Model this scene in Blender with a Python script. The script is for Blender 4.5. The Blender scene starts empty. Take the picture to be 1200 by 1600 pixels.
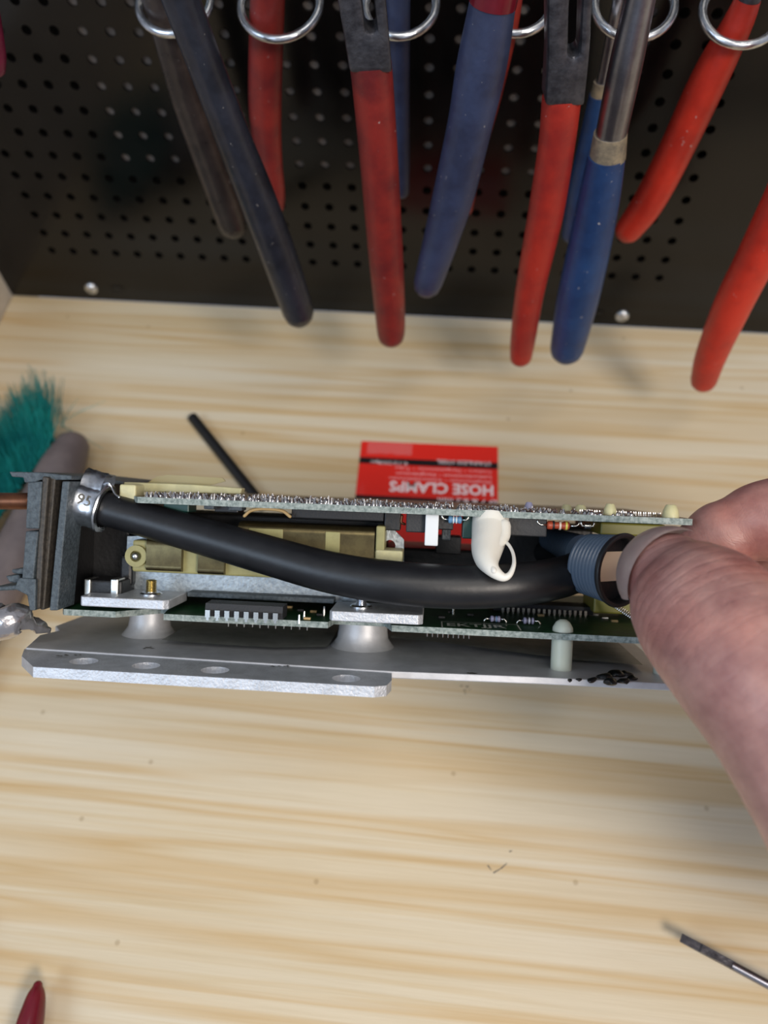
import bpy, bmesh, math, random
import numpy as np
from mathutils import Vector, Matrix, noise as mnoise

random.seed(7)
sc = bpy.context.scene
COL = sc.collection

# ------------------------------------------------------------------ camera
D = 0.29                       # camera to perforated back panel (m)
HCAM = 0.9853 * D              # camera height over the bench
PITCH, YAW, ROLL, FPX = 1.01984, 0.151898, 0.059315, 1229.8


def cam_axes():
    cy, sy = math.cos(YAW), math.sin(YAW)
    f0 = Vector((-sy, cy, 0)); r0 = Vector((cy, sy, 0)); z = Vector((0, 0, 1))
    f = f0 * math.cos(PITCH) - z * math.sin(PITCH)
    d = -z * math.cos(PITCH) - f0 * math.sin(PITCH)
    rr = r0 * math.cos(ROLL) + d * math.sin(ROLL)
    dd = -r0 * math.sin(ROLL) + d * math.cos(ROLL)
    return rr, dd, f


CR, CD, CF = cam_axes()
CPOS = Vector((0, 0, HCAM))
cam_data = bpy.data.cameras.new('camera')
cam = bpy.data.objects.new('camera', cam_data)
COL.objects.link(cam)
cam.matrix_world = Matrix(((CR.x, -CD.x, -CF.x, CPOS.x), (CR.y, -CD.y, -CF.y, CPOS.y),
                           (CR.z, -CD.z, -CF.z, CPOS.z), (0, 0, 0, 1)))
cam_data.sensor_fit = 'VERTICAL'
cam_data.sensor_height = 36.0
cam_data.sensor_width = 27.0
cam_data.lens = FPX / 1600 * 36.0
cam_data.clip_start = 0.01
cam_data.clip_end = 20
cam_data.dof.use_dof = True
cam_data.dof.focus_distance = 0.199
cam_data.dof.aperture_fstop = 10.5
sc.camera = cam

# ------------------------------------------------------------------ world, lights, exposure
sc.view_settings.view_transform = 'Standard'
sc.view_settings.look = 'None'
sc.view_settings.gamma = 1.0
sc.view_settings.use_curve_mapping = False
sc.view_settings.exposure = -0.08

world = bpy.data.worlds.new('world')
sc.world = world
world.use_nodes = True
world.node_tree.nodes['Background'].inputs[0].default_value = (0.80, 0.86, 1.0, 1)
world.node_tree.nodes['Background'].inputs[1].default_value = 0.38


def area(name, loc, target, size, size_y, energy, color):
    l = bpy.data.lights.new(name, 'AREA')
    l.shape = 'RECTANGLE'; l.size = size; l.size_y = size_y; l.energy = energy; l.color = color
    o = bpy.data.objects.new(name, l); COL.objects.link(o)
    o.location = loc
    o.rotation_euler = (Vector(target) - Vector(loc)).to_track_quat('-Z', 'Y').to_euler()
    return o


area('ceiling_lamp_light', (0.15, -0.10, 1.45), (0.0, 0.10, 0), 0.9, 0.20, 4.5, (1.0, 0.95, 0.88))
area('window_light', (-0.70, -0.55, 0.95), (0, 0.10, 0), 0.6, 0.5, 6.0, (0.64, 0.80, 1.0))
area('bench_lamp_light', (0.42, -0.38, 0.78), (0.08, 0.03, 0), 0.24, 0.24, 6.0, (1.0, 0.90, 0.80))


# ------------------------------------------------------------------ projection helpers (place things at real positions)
def ray(px, py):
    v = CF + CR * ((px - 600) / FPX) + CD * ((py - 800) / FPX)
    return v                                    # unit depth along the optical axis


def at_depth(px, py, d):
    return CPOS + ray(px, py) * d


def on_y(px, py, y):
    r = ray(px, py)
    return CPOS + r * ((y - CPOS.y) / r.y)


def on_z(px, py, z=0.0):
    r = ray(px, py)
    return CPOS + r * ((z - CPOS.z) / r.z)


# ------------------------------------------------------------------ materials
def lin(c):
    return tuple(((x / 255) / 12.92 if x / 255 <= 0.04045 else ((x / 255 + 0.055) / 1.055) ** 2.4) for x in c)


def mat(name, rgb, rough=0.5, metal=0.0, spec=0.5, var=0.0, vscale=200, rgb2=None, bump=0.0, bscale=600,
        sss=0.0, sss_r=(1, .3, .2), trans=0.0, coat=0.0, stretch=(1, 1, 1), rvar=0.0, alpha=1.0):
    m = bpy.data.materials.new(name)
    m.use_nodes = True
    nt = m.node_tree; N = nt.nodes; L = nt.links
    b = N['Principled BSDF']
    b.inputs['Base Color'].default_value = (*lin(rgb), 1)
    b.inputs['Roughness'].default_value = rough
    b.inputs['Metallic'].default_value = metal
    b.inputs['Specular IOR Level'].default_value = spec
    b.inputs['Coat Weight'].default_value = coat
    b.inputs['Alpha'].default_value = alpha
    if sss:
        b.inputs['Subsurface Weight'].default_value = sss
        b.inputs['Subsurface Radius'].default_value = sss_r
        b.inputs['Subsurface Scale'].default_value = 0.003
    if trans:
        b.inputs['Transmission Weight'].default_value = trans
    tc = N.new('ShaderNodeTexCoord')
    mp = N.new('ShaderNodeMapping'); mp.inputs['Scale'].default_value = stretch
    L.new(tc.outputs['Object'], mp.inputs['Vector'])
    if var or rgb2:
        n = N.new('ShaderNodeTexNoise'); n.inputs['Scale'].default_value = vscale; n.inputs['Detail'].default_value = 5
        n.inputs['Roughness'].default_value = 0.65
        L.new(mp.outputs[0], n.inputs['Vector'])
        r = N.new('ShaderNodeValToRGB')
        c2 = rgb2 or tuple(max(0, x * (1 - var)) for x in rgb)
        c1 = rgb if rgb2 else tuple(min(255, x * (1 + var)) for x in rgb)
        r.color_ramp.elements[0].color = (*lin(c2), 1); r.color_ramp.elements[0].position = 0.36
        r.color_ramp.elements[1].color = (*lin(c1), 1); r.color_ramp.elements[1].position = 0.62
        L.new(n.outputs['Fac'], r.inputs[0]); L.new(r.outputs[0], b.inputs['Base Color'])
        if rvar:
            mr = N.new('ShaderNodeMapRange')
            mr.inputs['To Min'].default_value = rough - rvar; mr.inputs['To Max'].default_value = rough + rvar
            L.new(n.outputs['Fac'], mr.inputs['Value']); L.new(mr.outputs[0], b.inputs['Roughness'])
    if bump:
        n2 = N.new('ShaderNodeTexNoise'); n2.inputs['Scale'].default_value = bscale; n2.inputs['Detail'].default_value = 4
        L.new(mp.outputs[0], n2.inputs['Vector'])
        bp = N.new('ShaderNodeBump'); bp.inputs['Strength'].default_value = bump; bp.inputs['Distance'].default_value = 0.0004
        L.new(n2.outputs['Fac'], bp.inputs['Height']); L.new(bp.outputs[0], b.inputs['Normal'])
    return m


def wood_material():
    m = bpy.data.materials.new('pine_wood'); m.use_nodes = True
    nt = m.node_tree; N = nt.nodes; L = nt.links; b = N['Principled BSDF']
    tc = N.new('ShaderNodeTexCoord')

    def noise(scale, sx, sy, detail=4, dist=0.0, rough=0.6, off=0.0):
        mp = N.new('ShaderNodeMapping'); mp.inputs['Scale'].default_value = (sx, sy, 1)
        mp.inputs['Location'].default_value = (off, off * 1.7, 0)
        L.new(tc.outputs['Object'], mp.inputs['Vector'])
        n = N.new('ShaderNodeTexNoise'); n.inputs['Scale'].default_value = scale; n.inputs['Detail'].default_value = detail
        n.inputs['Distortion'].default_value = dist; n.inputs['Roughness'].default_value = rough
        L.new(mp.outputs[0], n.inputs['Vector'])
        return n.outputs['Fac']

    def ramp(v, stops):
        r = N.new('ShaderNodeValToRGB'); cr = r.color_ramp
        cr.elements[0].position = stops[0][0]; cr.elements[0].color = (*stops[0][1], 1)
        cr.elements[1].position = stops[-1][0]; cr.elements[1].color = (*stops[-1][1], 1)
        for p, c in stops[1:-1]:
            e = cr.elements.new(p); e.color = (*c, 1)
        L.new(v, r.inputs[0]); return r.outputs[0]

    def mix(a, bb, fac, mode='MIX'):
        x = N.new('ShaderNodeMix'); x.data_type = 'RGBA'; x.blend_type = mode
        if isinstance(fac, float): x.inputs['Factor'].default_value = fac
        else: L.new(fac, x.inputs['Factor'])
        L.new(a, x.inputs['A']); L.new(bb, x.inputs['B'])
        return x.outputs['Result']

    base = ramp(noise(1.0, 2.2, 30, 3, 0.4), [(0.30, lin((207, 191, 160))), (0.50, lin((214, 201, 175))), (0.70, lin((220, 210, 189)))])
    bands = ramp(noise(1.0, 2.6, 80, 2, 0.5, 0.5, 3.1),
                 [(0.0, (1, 1, 1)), (0.46, (1, 1, 1)), (0.58, (0.90, 0.78, 0.61)), (0.64, (0.98, 0.95, 0.90)), (1.0, (1, 1, 1))])
    fine = ramp(noise(1.0, 22, 900, 4, 0.2, 0.7, 1.3), [(0.3, (0.91, 0.89, 0.85)), (0.62, (1, 1, 1))])
    bands2 = ramp(noise(1.0, 3.5, 190, 3, 0.3, 0.6, 7.7),
                  [(0.0, (1, 1, 1)), (0.52, (1, 1, 1)), (0.63, (0.93, 0.86, 0.74)), (0.72, (1, 1, 1))])
    # specks
    mp = N.new('ShaderNodeMapping'); L.new(tc.outputs['Object'], mp.inputs['Vector'])
    vo = N.new('ShaderNodeTexVoronoi'); vo.inputs['Scale'].default_value = 17; vo.voronoi_dimensions = '2D'
    L.new(mp.outputs[0], vo.inputs['Vector'])
    sp = ramp(vo.outputs['Distance'], [(0.010, (0.5, 0.42, 0.32)), (0.018, (1, 1, 1))])
    c = mix(base, bands, 1.0, 'MULTIPLY')
    c = mix(c, bands2, 0.8, 'MULTIPLY')
    c = mix(c, fine, 0.75, 'MULTIPLY')
    c = mix(c, sp, 0.45, 'MULTIPLY')
    L.new(c, b.inputs['Base Color'])
    b.inputs['Roughness'].default_value = 0.55
    b.inputs['Specular IOR Level'].default_value = 0.35
    bp = N.new('ShaderNodeBump'); bp.inputs['Strength'].default_value = 0.15; bp.inputs['Distance'].default_value = 0.0003
    L.new(noise(1.0, 30, 1200, 3, 0.1, 0.7, 5.0), bp.inputs['Height']); L.new(bp.outputs[0], b.inputs['Normal'])
    return m


M = {}
M['wood'] = wood_material()
M['panel'] = mat('black_gloss_metal', (12, 11, 11), 0.18, 0, 0.42, var=0.25, vscale=40, rvar=0.08, bump=0.06, bscale=60)
M['backing'] = mat('grey_backing_board', (104, 97, 92), 0.7)
M['floor'] = mat('dark_concrete_floor', (52, 50, 48), 0.8, var=0.1, vscale=6)
M['side'] = mat('grey_painted_board', (196, 186, 172), 0.6, var=0.06, vscale=30)
M['zinc'] = mat('bright_zinc', (224, 227, 232), 0.27, 1.0, var=0.08, vscale=300)
M['alu'] = mat('cast_aluminium', (196, 197, 200), 0.5, 0.45, var=0.035, vscale=160, bump=0.15, bscale=500, rvar=0.1)
M['alu_plate'] = mat('brushed_aluminium_plate', (200, 203, 208), 0.45, 0.5, var=0.05, vscale=220, bump=0.5, bscale=1600, rvar=0.1)
M['galv'] = mat('galvanised_steel', (178, 186, 190), 0.45, 0.75, rgb2=(146, 154, 160), vscale=700, bump=0.3, bscale=1500)
M['film'] = mat('grey_insulating_film', (165, 167, 163), 0.2, 0.1, 0.5, var=0.05)
M['steel'] = mat('forged_grey_steel', (96, 96, 102), 0.38, 0.7, rgb2=(66, 66, 72), vscale=250, bump=0.4, bscale=700)
M['chrome'] = mat('chromed_steel', (150, 152, 162), 0.32, 1.0, var=0.06)
M['gold'] = mat('brass_zinc', (214, 202, 164), 0.3, 1.0)
M['solder'] = mat('solder', (214, 210, 208), 0.16, 1.0)
M['pin'] = mat('tinned_pin', (205, 205, 200), 0.25, 1.0)
M['pcb_edge'] = mat('circuit_board_laminate', (160, 170, 165), 0.6, rgb2=(98, 112, 108), vscale=900, bump=0.5, bscale=1500)
M['pcb_top'] = mat('green_solder_mask', (30, 76, 42), 0.5, 0, 0.3, rgb2=(18, 52, 30), vscale=350)
M['pcb_copper'] = mat('brown_solder_side', (110, 84, 68), 0.45, 0.0, 0.5, rgb2=(66, 60, 52), vscale=350)
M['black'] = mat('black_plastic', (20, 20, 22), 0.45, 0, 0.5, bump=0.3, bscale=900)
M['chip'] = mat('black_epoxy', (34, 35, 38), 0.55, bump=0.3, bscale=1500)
M['slate'] = mat('dark_slate_plastic', (80, 90, 96), 0.55, 0, 0.5, rgb2=(56, 64, 70), vscale=900, bump=0.6, bscale=1300)
M['gasket'] = mat('brown_grey_gasket', (74, 68, 60), 0.6, rgb2=(52, 48, 44), vscale=900, bump=0.5, bscale=900)
M['rubber'] = mat('black_rubber', (17, 18, 21), 0.4, 0, 0.5, rgb2=(25, 26, 29), vscale=120, bump=0.12, bscale=500)
M['ribbed'] = mat('blue_grey_rubber', (74, 90, 108), 0.35, 0, 0.6)
M['copper'] = mat('dull_copper', (120, 76, 52), 0.4, 0.8, rgb2=(84, 54, 40), vscale=120)
M['yellow'] = mat('pale_yellow_nylon', (200, 194, 150), 0.45, 0, 0.5, sss=0.3, sss_r=(1, .9, .5), var=0.05)
M['module'] = mat('dull_yellow_plastic', (150, 145, 98), 0.5, 0, 0.4, var=0.05)
M['amber'] = mat('translucent_amber_film', (176, 162, 108), 0.3, 0, 0.5, trans=0.35)
M['olive'] = mat('olive_yellow_plastic', (118, 114, 42), 0.45, 0, 0.5)
M['bronze'] = mat('bronze_shield', (100, 90, 62), 0.3, 0.9, rgb2=(84, 74, 52), vscale=400)
M['white'] = mat('white_plastic', (226, 230, 232), 0.4, 0, 0.5, sss=0.2, sss_r=(1, 1, 1))
M['sealant'] = mat('white_sealant', (236, 232, 220), 0.42, 0, 0.5, sss=0.3, sss_r=(1, .95, .85), bump=0.3, bscale=250)
M['nylon'] = mat('milky_nylon', (200, 206, 190), 0.4, 0, 0.5, sss=0.4, sss_r=(1, 1, .9))
M['green_comp'] = mat('dark_green_component', (22, 64, 58), 0.4)
M['blue_comp'] = mat('blue_resistor', (96, 140, 176), 0.4)
M['tan_comp'] = mat('tan_component', (190, 160, 110), 0.4)
M['lilac_comp'] = mat('grey_lilac_component', (150, 150, 178), 0.4)
M['resistor'] = mat('red_brown_resistor', (176, 74, 46), 0.4)
M['band_y'] = mat('yellow_band', (220, 210, 90), 0.4)
M['band_w'] = mat('pale_band', (230, 210, 190), 0.4)
M['mirror'] = mat('polished_mirror', (235, 232, 228), 0.03, 1.0)
M['wood_reflection'] = mat('painted_wood_reflection', (228, 200, 170), 0.25, 0, 0.5, coat=0.5)  # cream tone imitating bench wood reflected in the tube end
M['worn_tan'] = mat('worn_tan_plastic', (146, 132, 108), 0.5, rgb2=(104, 96, 84), vscale=300)
M['foil'] = mat('crumpled_foil', (200, 196, 196), 0.25, 0.9, bump=0.8, bscale=350)
M['gunk'] = mat('black_tar', (14, 14, 15), 0.35, bump=0.8, bscale=500)
M['card_red'] = mat('red_card', (226, 44, 34), 0.35, 0, 0.5, coat=0.3)
M['card_black'] = mat('black_print', (22, 16, 20), 0.4)
M['card_white'] = mat('white_print', (244, 226, 228), 0.5)
M['card_pink'] = mat('pale_pink_print', (242, 176, 178), 0.5)
M['wrap'] = mat('clear_wrap', (255, 255, 255), 0.12, 0, 0.8, alpha=0.10)
M['silk'] = mat('white_silkscreen', (214, 216, 206), 0.5)
M['engraved'] = mat('engraved_mark', (116, 112, 104), 0.5, 0.6)
M['bristle'] = mat('teal_bristle', (30, 140, 134), 0.4, 0, 0.5, rgb2=(12, 104, 106), vscale=60)
M['brush_grey'] = mat('grey_wood_handle', (122, 110, 108), 0.55, rgb2=(98, 88, 88), vscale=60)


def grip(name, rgb, rgb2, rough=0.42):
    m = mat(name, rgb, rough, 0, 0.5, rgb2=rgb2, vscale=70, bump=0.3, bscale=420, rvar=0.1)
    nt = m.node_tree; N = nt.nodes; L = nt.links; b = N['Principled BSDF']       # pale dust specks and scuffs
    src = b.inputs['Base Color'].links[0].from_socket
    tc = N.new('ShaderNodeTexCoord'); n = N.new('ShaderNodeTexNoise'); n.inputs['Scale'].default_value = 620; n.inputs['Detail'].default_value = 2
    L.new(tc.outputs['Object'], n.inputs['Vector'])
    r = N.new('ShaderNodeValToRGB'); r.color_ramp.elements[0].position = .72; r.color_ramp.elements[1].position = .84
    L.new(n.outputs['Fac'], r.inputs[0])
    x = N.new('ShaderNodeMix'); x.data_type = 'RGBA'; x.inputs['B'].default_value = (*lin((190, 184, 180)), 1)
    L.new(r.outputs[0], x.inputs['Factor']); L.new(src, x.inputs['A']); L.new(x.outputs['Result'], b.inputs['Base Color'])
    return m


M['grip_black'] = grip('black_dipped_grip', (40, 43, 54), (26, 28, 36), 0.34)
M['grip_grey'] = grip('smoky_dipped_grip', (70, 60, 56), (46, 40, 40), 0.3)
M['grip_red'] = grip('worn_red_dipped_grip', (136, 40, 35), (102, 32, 34))
M['grip_red_b'] = grip('bright_red_dipped_grip', (172, 46, 34), (140, 38, 34))
M['grip_red_c'] = grip('vivid_red_dipped_grip', (200, 50, 32), (172, 42, 30))
M['grip_blue'] = grip('blue_dipped_grip', (54, 64, 94), (44, 50, 74))
M['grip_blue_b'] = grip('bright_blue_dipped_grip', (34, 66, 112), (28, 52, 92))
M['grip_magenta'] = grip('dark_magenta_grip', (110, 20, 56), (80, 14, 40))
M['grip_crimson'] = mat('crimson_grip', (112, 20, 36), 0.25, 0, 0.5, rgb2=(92, 16, 30), vscale=70)


# ------------------------------------------------------------------ mesh helpers
def obj(name, bm, m, parent=None, smooth=False, angle=None):
    me = bpy.data.meshes.new(name)
    bmesh.ops.recalc_face_normals(bm, faces=bm.faces[:])
    bm.to_mesh(me); bm.free()
    mats = m if isinstance(m, (list, tuple)) else [m]
    for x in mats: me.materials.append(M[x] if isinstance(x, str) else x)
    o = bpy.data.objects.new(name, me); COL.objects.link(o)
    if parent: o.parent = parent
    if smooth:
        for p in me.polygons: p.use_smooth = True
        if angle: me.set_sharp_from_angle(angle=math.radians(angle))
    return o


def tag(o, label=None, cat=None, group=None, kind=None):
    if label: o['label'] = label
    if cat: o['category'] = cat
    if group: o['group'] = group
    if kind: o['kind'] = kind
    return o


def empty(name, mtx=None, loc=None):
    o = bpy.data.objects.new(name, None); COL.objects.link(o)
    o.empty_display_size = 0.01
    if mtx is not None: o.matrix_world = mtx
    elif loc is not None: o.location = loc
    return o


def add_box(bm, x0, x1, y0, y1, z0, z1, bev=0.0, seg=2):
    vs = [bm.verts.new((x, y, z)) for z in (z0, z1) for y in (y0, y1) for x in (x0, x1)]
    fs = [(0, 2, 3, 1), (4, 5, 7, 6), (0, 1, 5, 4), (2, 6, 7, 3), (0, 4, 6, 2), (1, 3, 7, 5)]
    faces = [bm.faces.new([vs[i] for i in f]) for f in fs]
    if bev > 0:
        es = list({e for f in faces for e in f.edges})
        bmesh.ops.bevel(bm, geom=es, offset=bev, segments=seg, affect='EDGES', profile=0.5)
    return bm


def box(*a, **k):
    return add_box(bmesh.new(), *a, **k)


def frame_of(t):
    t = t.normalized()
    a = Vector((0, 0, 1)) if abs(t.z) < 0.9 else Vector((1, 0, 0))
    x = t.cross(a).normalized(); y = t.cross(x).normalized()
    return x, y


def add_tube(bm, pts, radii, seg=16, cap='round', flat=None, ref=None):
    """swept tube; flat = (width factor, thickness factor), ref = world direction of the width axis"""
    pts = [Vector(p) for p in pts]
    n = len(pts)
    rings = []
    tang = []
    for i in range(n):
        t = pts[min(i + 1, n - 1)] - pts[max(i - 1, 0)]
        tang.append(t.normalized())
    if ref is not None:
        x = Vector(ref); x = (x - tang[0] * x.dot(tang[0])).normalized()
    else:
        x, _ = frame_of(tang[0])
    fw, ft = flat or (1, 1)

    def ring(c, xx, yy, r):
        return [bm.verts.new(c + xx * (math.cos(2 * math.pi * k / seg) * r * fw) + yy * (math.sin(2 * math.pi * k / seg) * r * ft)) for k in range(seg)]
    for i in range(n):
        if ref is not None: x = Vector(ref)
        x = (x - tang[i] * x.dot(tang[i])).normalized(); y = tang[i].cross(x).normalized()
        if i == 0 and cap in ('round', 'start'):
            for a in (75, 50, 25):
                rings.append(ring(pts[0] - tang[0] * radii[0] * math.sin(math.radians(a)), x, y, radii[0] * math.cos(math.radians(a))))
        rings.append(ring(pts[i], x, y, radii[i]))
        if i == n - 1 and cap in ('round', 'end'):
            for a in (25, 50, 75):
                rings.append(ring(pts[i] + tang[i] * radii[i] * math.sin(math.radians(a)), x, y, radii[i] * math.cos(math.radians(a))))
    for a, b in zip(rings, rings[1:]):
        for k in range(seg):
            bm.faces.new((a[k], a[(k + 1) % seg], b[(k + 1) % seg], b[k]))
    if cap != 'none':
        bm.faces.new(rings[0][::-1]); bm.faces.new(rings[-1])
    return bm


def spline(pts, n=8):
    """Catmull-Rom through tuples of any length"""
    A = [np.array(p, float) for p in pts]
    A = [2 * A[0] - A[1]] + A + [2 * A[-1] - A[-2]]
    out = []
    for i in range(1, len(A) - 2):
        p0, p1, p2, p3 = A[i - 1:i + 3]
        for k in range(n):
            t = k / n
            out.append(0.5 * ((2 * p1) + (-p0 + p2) * t + (2 * p0 - 5 * p1 + 4 * p2 - p3) * t * t + (-p0 + 3 * p1 - 3 * p2 + p3) * t ** 3))
    out.append(A[-2])
    return out


def add_cyl(bm, p0, p1, r0, r1=None, seg=16):
    return add_tube(bm, [p0, p1], [r0, r0 if r1 is None else r1], seg, cap='flat')


def add_lathe(bm, prof, seg=24, M4=None):
    """prof: list of (r, z); revolve about z; M4 maps it"""
    rings = []
    for r, z in prof:
        rg = []
        for k in range(seg):
            a = 2 * math.pi * k / seg
            v = Vector((max(r, 1e-6) * math.cos(a), max(r, 1e-6) * math.sin(a), z))
            rg.append(bm.verts.new(M4 @ v if M4 is not None else v))
        rings.append(rg)
    for a, b in zip(rings, rings[1:]):
        for k in range(seg):
            bm.faces.new((a[k], a[(k + 1) % seg], b[(k + 1) % seg], b[k]))
    if prof[0][0] > 1e-5 or True: bm.faces.new(rings[0][::-1]); bm.faces.new(rings[-1])
    return bm


def add_prism(bm, outer, holes, a0, a1, axes, bev=0.0):
    """outer/holes: 2D loops; extruded from a0 to a1 along the third axis. axes: function (p, q, a) -> Vector"""
    loops = [outer] + list(holes)
    edges = []
    for lp in loops:
        vs = [bm.verts.new(axes(p, q, a0)) for p, q in lp]
        edges += [bm.edges.new((vs[i], vs[(i + 1) % len(vs)])) for i in range(len(vs))]
    if holes:
        g = bmesh.ops.triangle_fill(bm, use_beauty=True, use_dissolve=False, edges=edges)
        faces = [x for x in g['geom'] if isinstance(x, bmesh.types.BMFace)]
    else:
        faces = [bm.faces.new([e.verts[0] for e in edges])]
    g = bmesh.ops.extrude_face_region(bm, geom=faces)
    dv = axes(0, 0, a1) - axes(0, 0, a0)
    nv = [v for v in g['geom'] if isinstance(v, bmesh.types.BMVert)]
    bmesh.ops.translate(bm, vec=dv, verts=nv)
    return bm


def circle2(cx, cy, r, n=14, ry=None):
    return [(cx + r * math.cos(2 * math.pi * k / n), cy + (ry or r) * math.sin(2 * math.pi * k / n)) for k in range(n)]


def text_mesh(s, to3d, bold=0.0, depth=None):
    """glyph outline mesh of s mapped from its unit bounding box (0..1, 0..1) through to3d(a, b) -> Vector"""
    cu = bpy.data.curves.new('print', 'FONT'); cu.body = s; cu.resolution_u = 2; cu.offset = bold
    to = bpy.data.objects.new('print', cu); COL.objects.link(to)
    dg = bpy.context.evaluated_depsgraph_get(); dg.update()
    me = bpy.data.meshes.new_from_object(to.evaluated_get(dg))
    bpy.data.objects.remove(to); bpy.data.curves.remove(cu)
    bm = bmesh.new(); bm.from_mesh(me); bpy.data.meshes.remove(me)
    xs = [v.co.x for v in bm.verts]; ys = [v.co.y for v in bm.verts]
    x0, x1, y0, y1 = min(xs), max(xs), min(ys), max(ys)
    for v in bm.verts:
        v.co = to3d((v.co.x - x0) / (x1 - x0), (v.co.y - y0) / max(1e-6, y1 - y0))
    return bm


# ================================================================== SETTING
# ---- left side board position and perforated panel
xl = on_y(19, 461, D).x                      # corner of panel and side board
bench = obj('workbench_top', box(xl, 0.55, -0.11, D, -0.025, 0.0, bev=0.0008), 'wood')
tag(bench, 'pale pine workbench top with streaked horizontal grain under everything', 'workbench')

sl = box(xl - 0.018, xl - 0.0005, -0.11, D + 0.02, -0.025, 0.085, bev=0.0008)
tag(obj('wall_left', sl, 'side'), kind='structure')

tag(obj('floor', box(-1.5, 1.5, -1.6, D + .3, -0.90, -0.88), 'floor'), kind='structure')

PC, PZ = 0.03692 * D, 0.03561 * D
X0, Z0 = -0.68918 * D, HCAM - 0.87826 * D
NCOL, NROW = 28, 34
HR = 0.0019


def perforated_panel():
    bm = bmesh.new()
    n = 12
    corner_k = {}
    cache = {}

    def V(x, z):
        k = (round(x, 6), round(z, 6))
        if k not in cache: cache[k] = bm.verts.new((x, D, z))
        return cache[k]
    for i in range(NCOL):
        for j in range(NROW):
            cx, cz = X0 + i * PC, Z0 + j * PZ
            hx, hz = PC / 2, PZ / 2
            inner = [bm.verts.new((cx + HR * math.cos(2 * math.pi * k / n + math.pi / 4), D, cz + HR * math.sin(2 * math.pi * k / n + math.pi / 4))) for k in range(n)]
            deep = [bm.verts.new((v.co.x, D + 0.0012, v.co.z)) for v in inner]
            cs = [V(cx + hx, cz + hz), V(cx - hx, cz + hz), V(cx - hx, cz - hz), V(cx + hx, cz - hz)]
            for q in range(4):
                a = cs[q]; b = cs[(q + 1) % 4]
                seg = [inner[(q * 3 + t) % n] for t in range(4)]
                bm.faces.new([a] + [b] + seg[::-1])
            for k in range(n):
                bm.faces.new((inner[k], inner[(k + 1) % n], deep[(k + 1) % n], deep[k]))
    xa, xb = X0 - PC / 2, X0 + (NCOL - .5) * PC
    za, zb = Z0 - PZ / 2, Z0 + (NROW - .5) * PZ
    xe, xf = xl, 0.5
    zt = zb + 0.02

    def quad(x0, x1, z0, z1):
        bm.faces.new([bm.verts.new((x, D, z)) for x, z in ((x0, z0), (x1, z0), (x1, z1), (x0, z1))])
    quad(xe, xf, 0.0, za); quad(xe, xa, za, zb); quad(xb, xf, za, zb); quad(xe, xf, zb, zt)
    return bm


panel = obj('wall_back', perforated_panel(), 'panel')
tag(panel, kind='structure')
bk = obj('backing', box(X0 + 4.5 * PC, X0 + 24.5 * PC, D + 0.0014, D + 0.012, Z0 + 4.5 * PZ, Z0 + NROW * PZ + .02), 'backing', panel)
obj('backing', box(xl, 0.5, D + 0.0125, D + 0.02, 0.0, Z0 + NROW * PZ + .02), 'black', panel)
# screws and slots on the panel
for (px, py, r) in ((143, 450, 0.0033), (972, 493, 0.0033)):
    p = on_y(px, py, D)
    bm = bmesh.new()
    Mx = Matrix.Translation((p.x, D, p.z)) @ Matrix.Rotation(math.radians(90), 4, 'X')
    add_lathe(bm, [(r, 0), (r, 0.0006), (r * .85, 0.0014), (r * .5, 0.0019), (r * .34, 0.0020), (r * .30, 0.0012)], 20, Mx)
    for ang in (20, 110):
        R = Mx @ Matrix.Rotation(math.radians(ang), 4, 'Z')
        b2 = box(-r * .62, r * .62, -r * .07, r * .07, 0.0014, 0.00203)
        bmesh.ops.transform(b2, matrix=R, verts=b2.verts[:])
        me = bpy.data.meshes.new('t'); b2.to_mesh(me); b2.free(); bm.from_mesh(me); bpy.data.meshes.remove(me)
    s = obj('screw', bm, 'zinc', panel, smooth=True, angle=35)
    s['label'] = 'silver cross-head screw'
for (px, py, w, h) in ((183, 451, 0.0036, 0.0017), (936, 490, 0.0024, 0.0022)):
    p = on_y(px, py, D)
    bm = add_prism(bmesh.new(), circle2(p.x, p.z, w, 18, h), [circle2(p.x, p.z, w * .8, 18, h * .8)], D - 0.0004, D, lambda a, b, c: Vector((a, c, b)))
    o = obj('slot_rim', bm, 'panel', panel)
    bm = add_prism(bmesh.new(), circle2(p.x, p.z, w * .85, 18, h * .85), [], D - 0.0002, D, lambda a, b, c: Vector((a, c, b)))
    obj('slot', bm, 'gunk', panel)


# ================================================================== CONTROL UNIT (local frame u right, v deep, w up, in mm)
ALPHA = math.radians(56.2)
UROT = math.radians(2.0)
Ux = Vector((math.cos(UROT), math.sin(UROT), 0))
Vh = Vector((-math.sin(UROT), math.cos(UROT), 0))
Vx = Vh * math.cos(ALPHA) + Vector((0, 0, -math.sin(ALPHA)))
Wx = Ux.cross(Vx)
ORG0 = at_depth(560, 984, 0.202)             # front edge of the lower board
BOARD_W = 8.2                                # lower board underside above tray
ORG = ORG0 - Wx * (BOARD_W * 0.001)
DEV = Matrix(((Ux.x, Vx.x, Wx.x, ORG.x), (Ux.y, Vx.y, Wx.y, ORG.y), (Ux.z, Vx.z, Wx.z, ORG.z), (0, 0, 0, 1)))
MM = 0.001
TRAY_T = 1.8
VBACK = -(ORG.z - Wx.z * TRAY_T * MM) / Vx.z / MM - 0.05     # where the tray's rear edge meets the bench


def P(px, py, v):
    """pixel -> local (u, w) in mm on the plane at depth v"""
    r = ray(px, py); o = ORG + Vx * (v * MM)
    t = (o - CPOS).dot(Vx) / r.dot(Vx)
    q = CPOS + r * t - ORG
    return q.dot(Ux) / MM, q.dot(Wx) / MM


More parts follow.
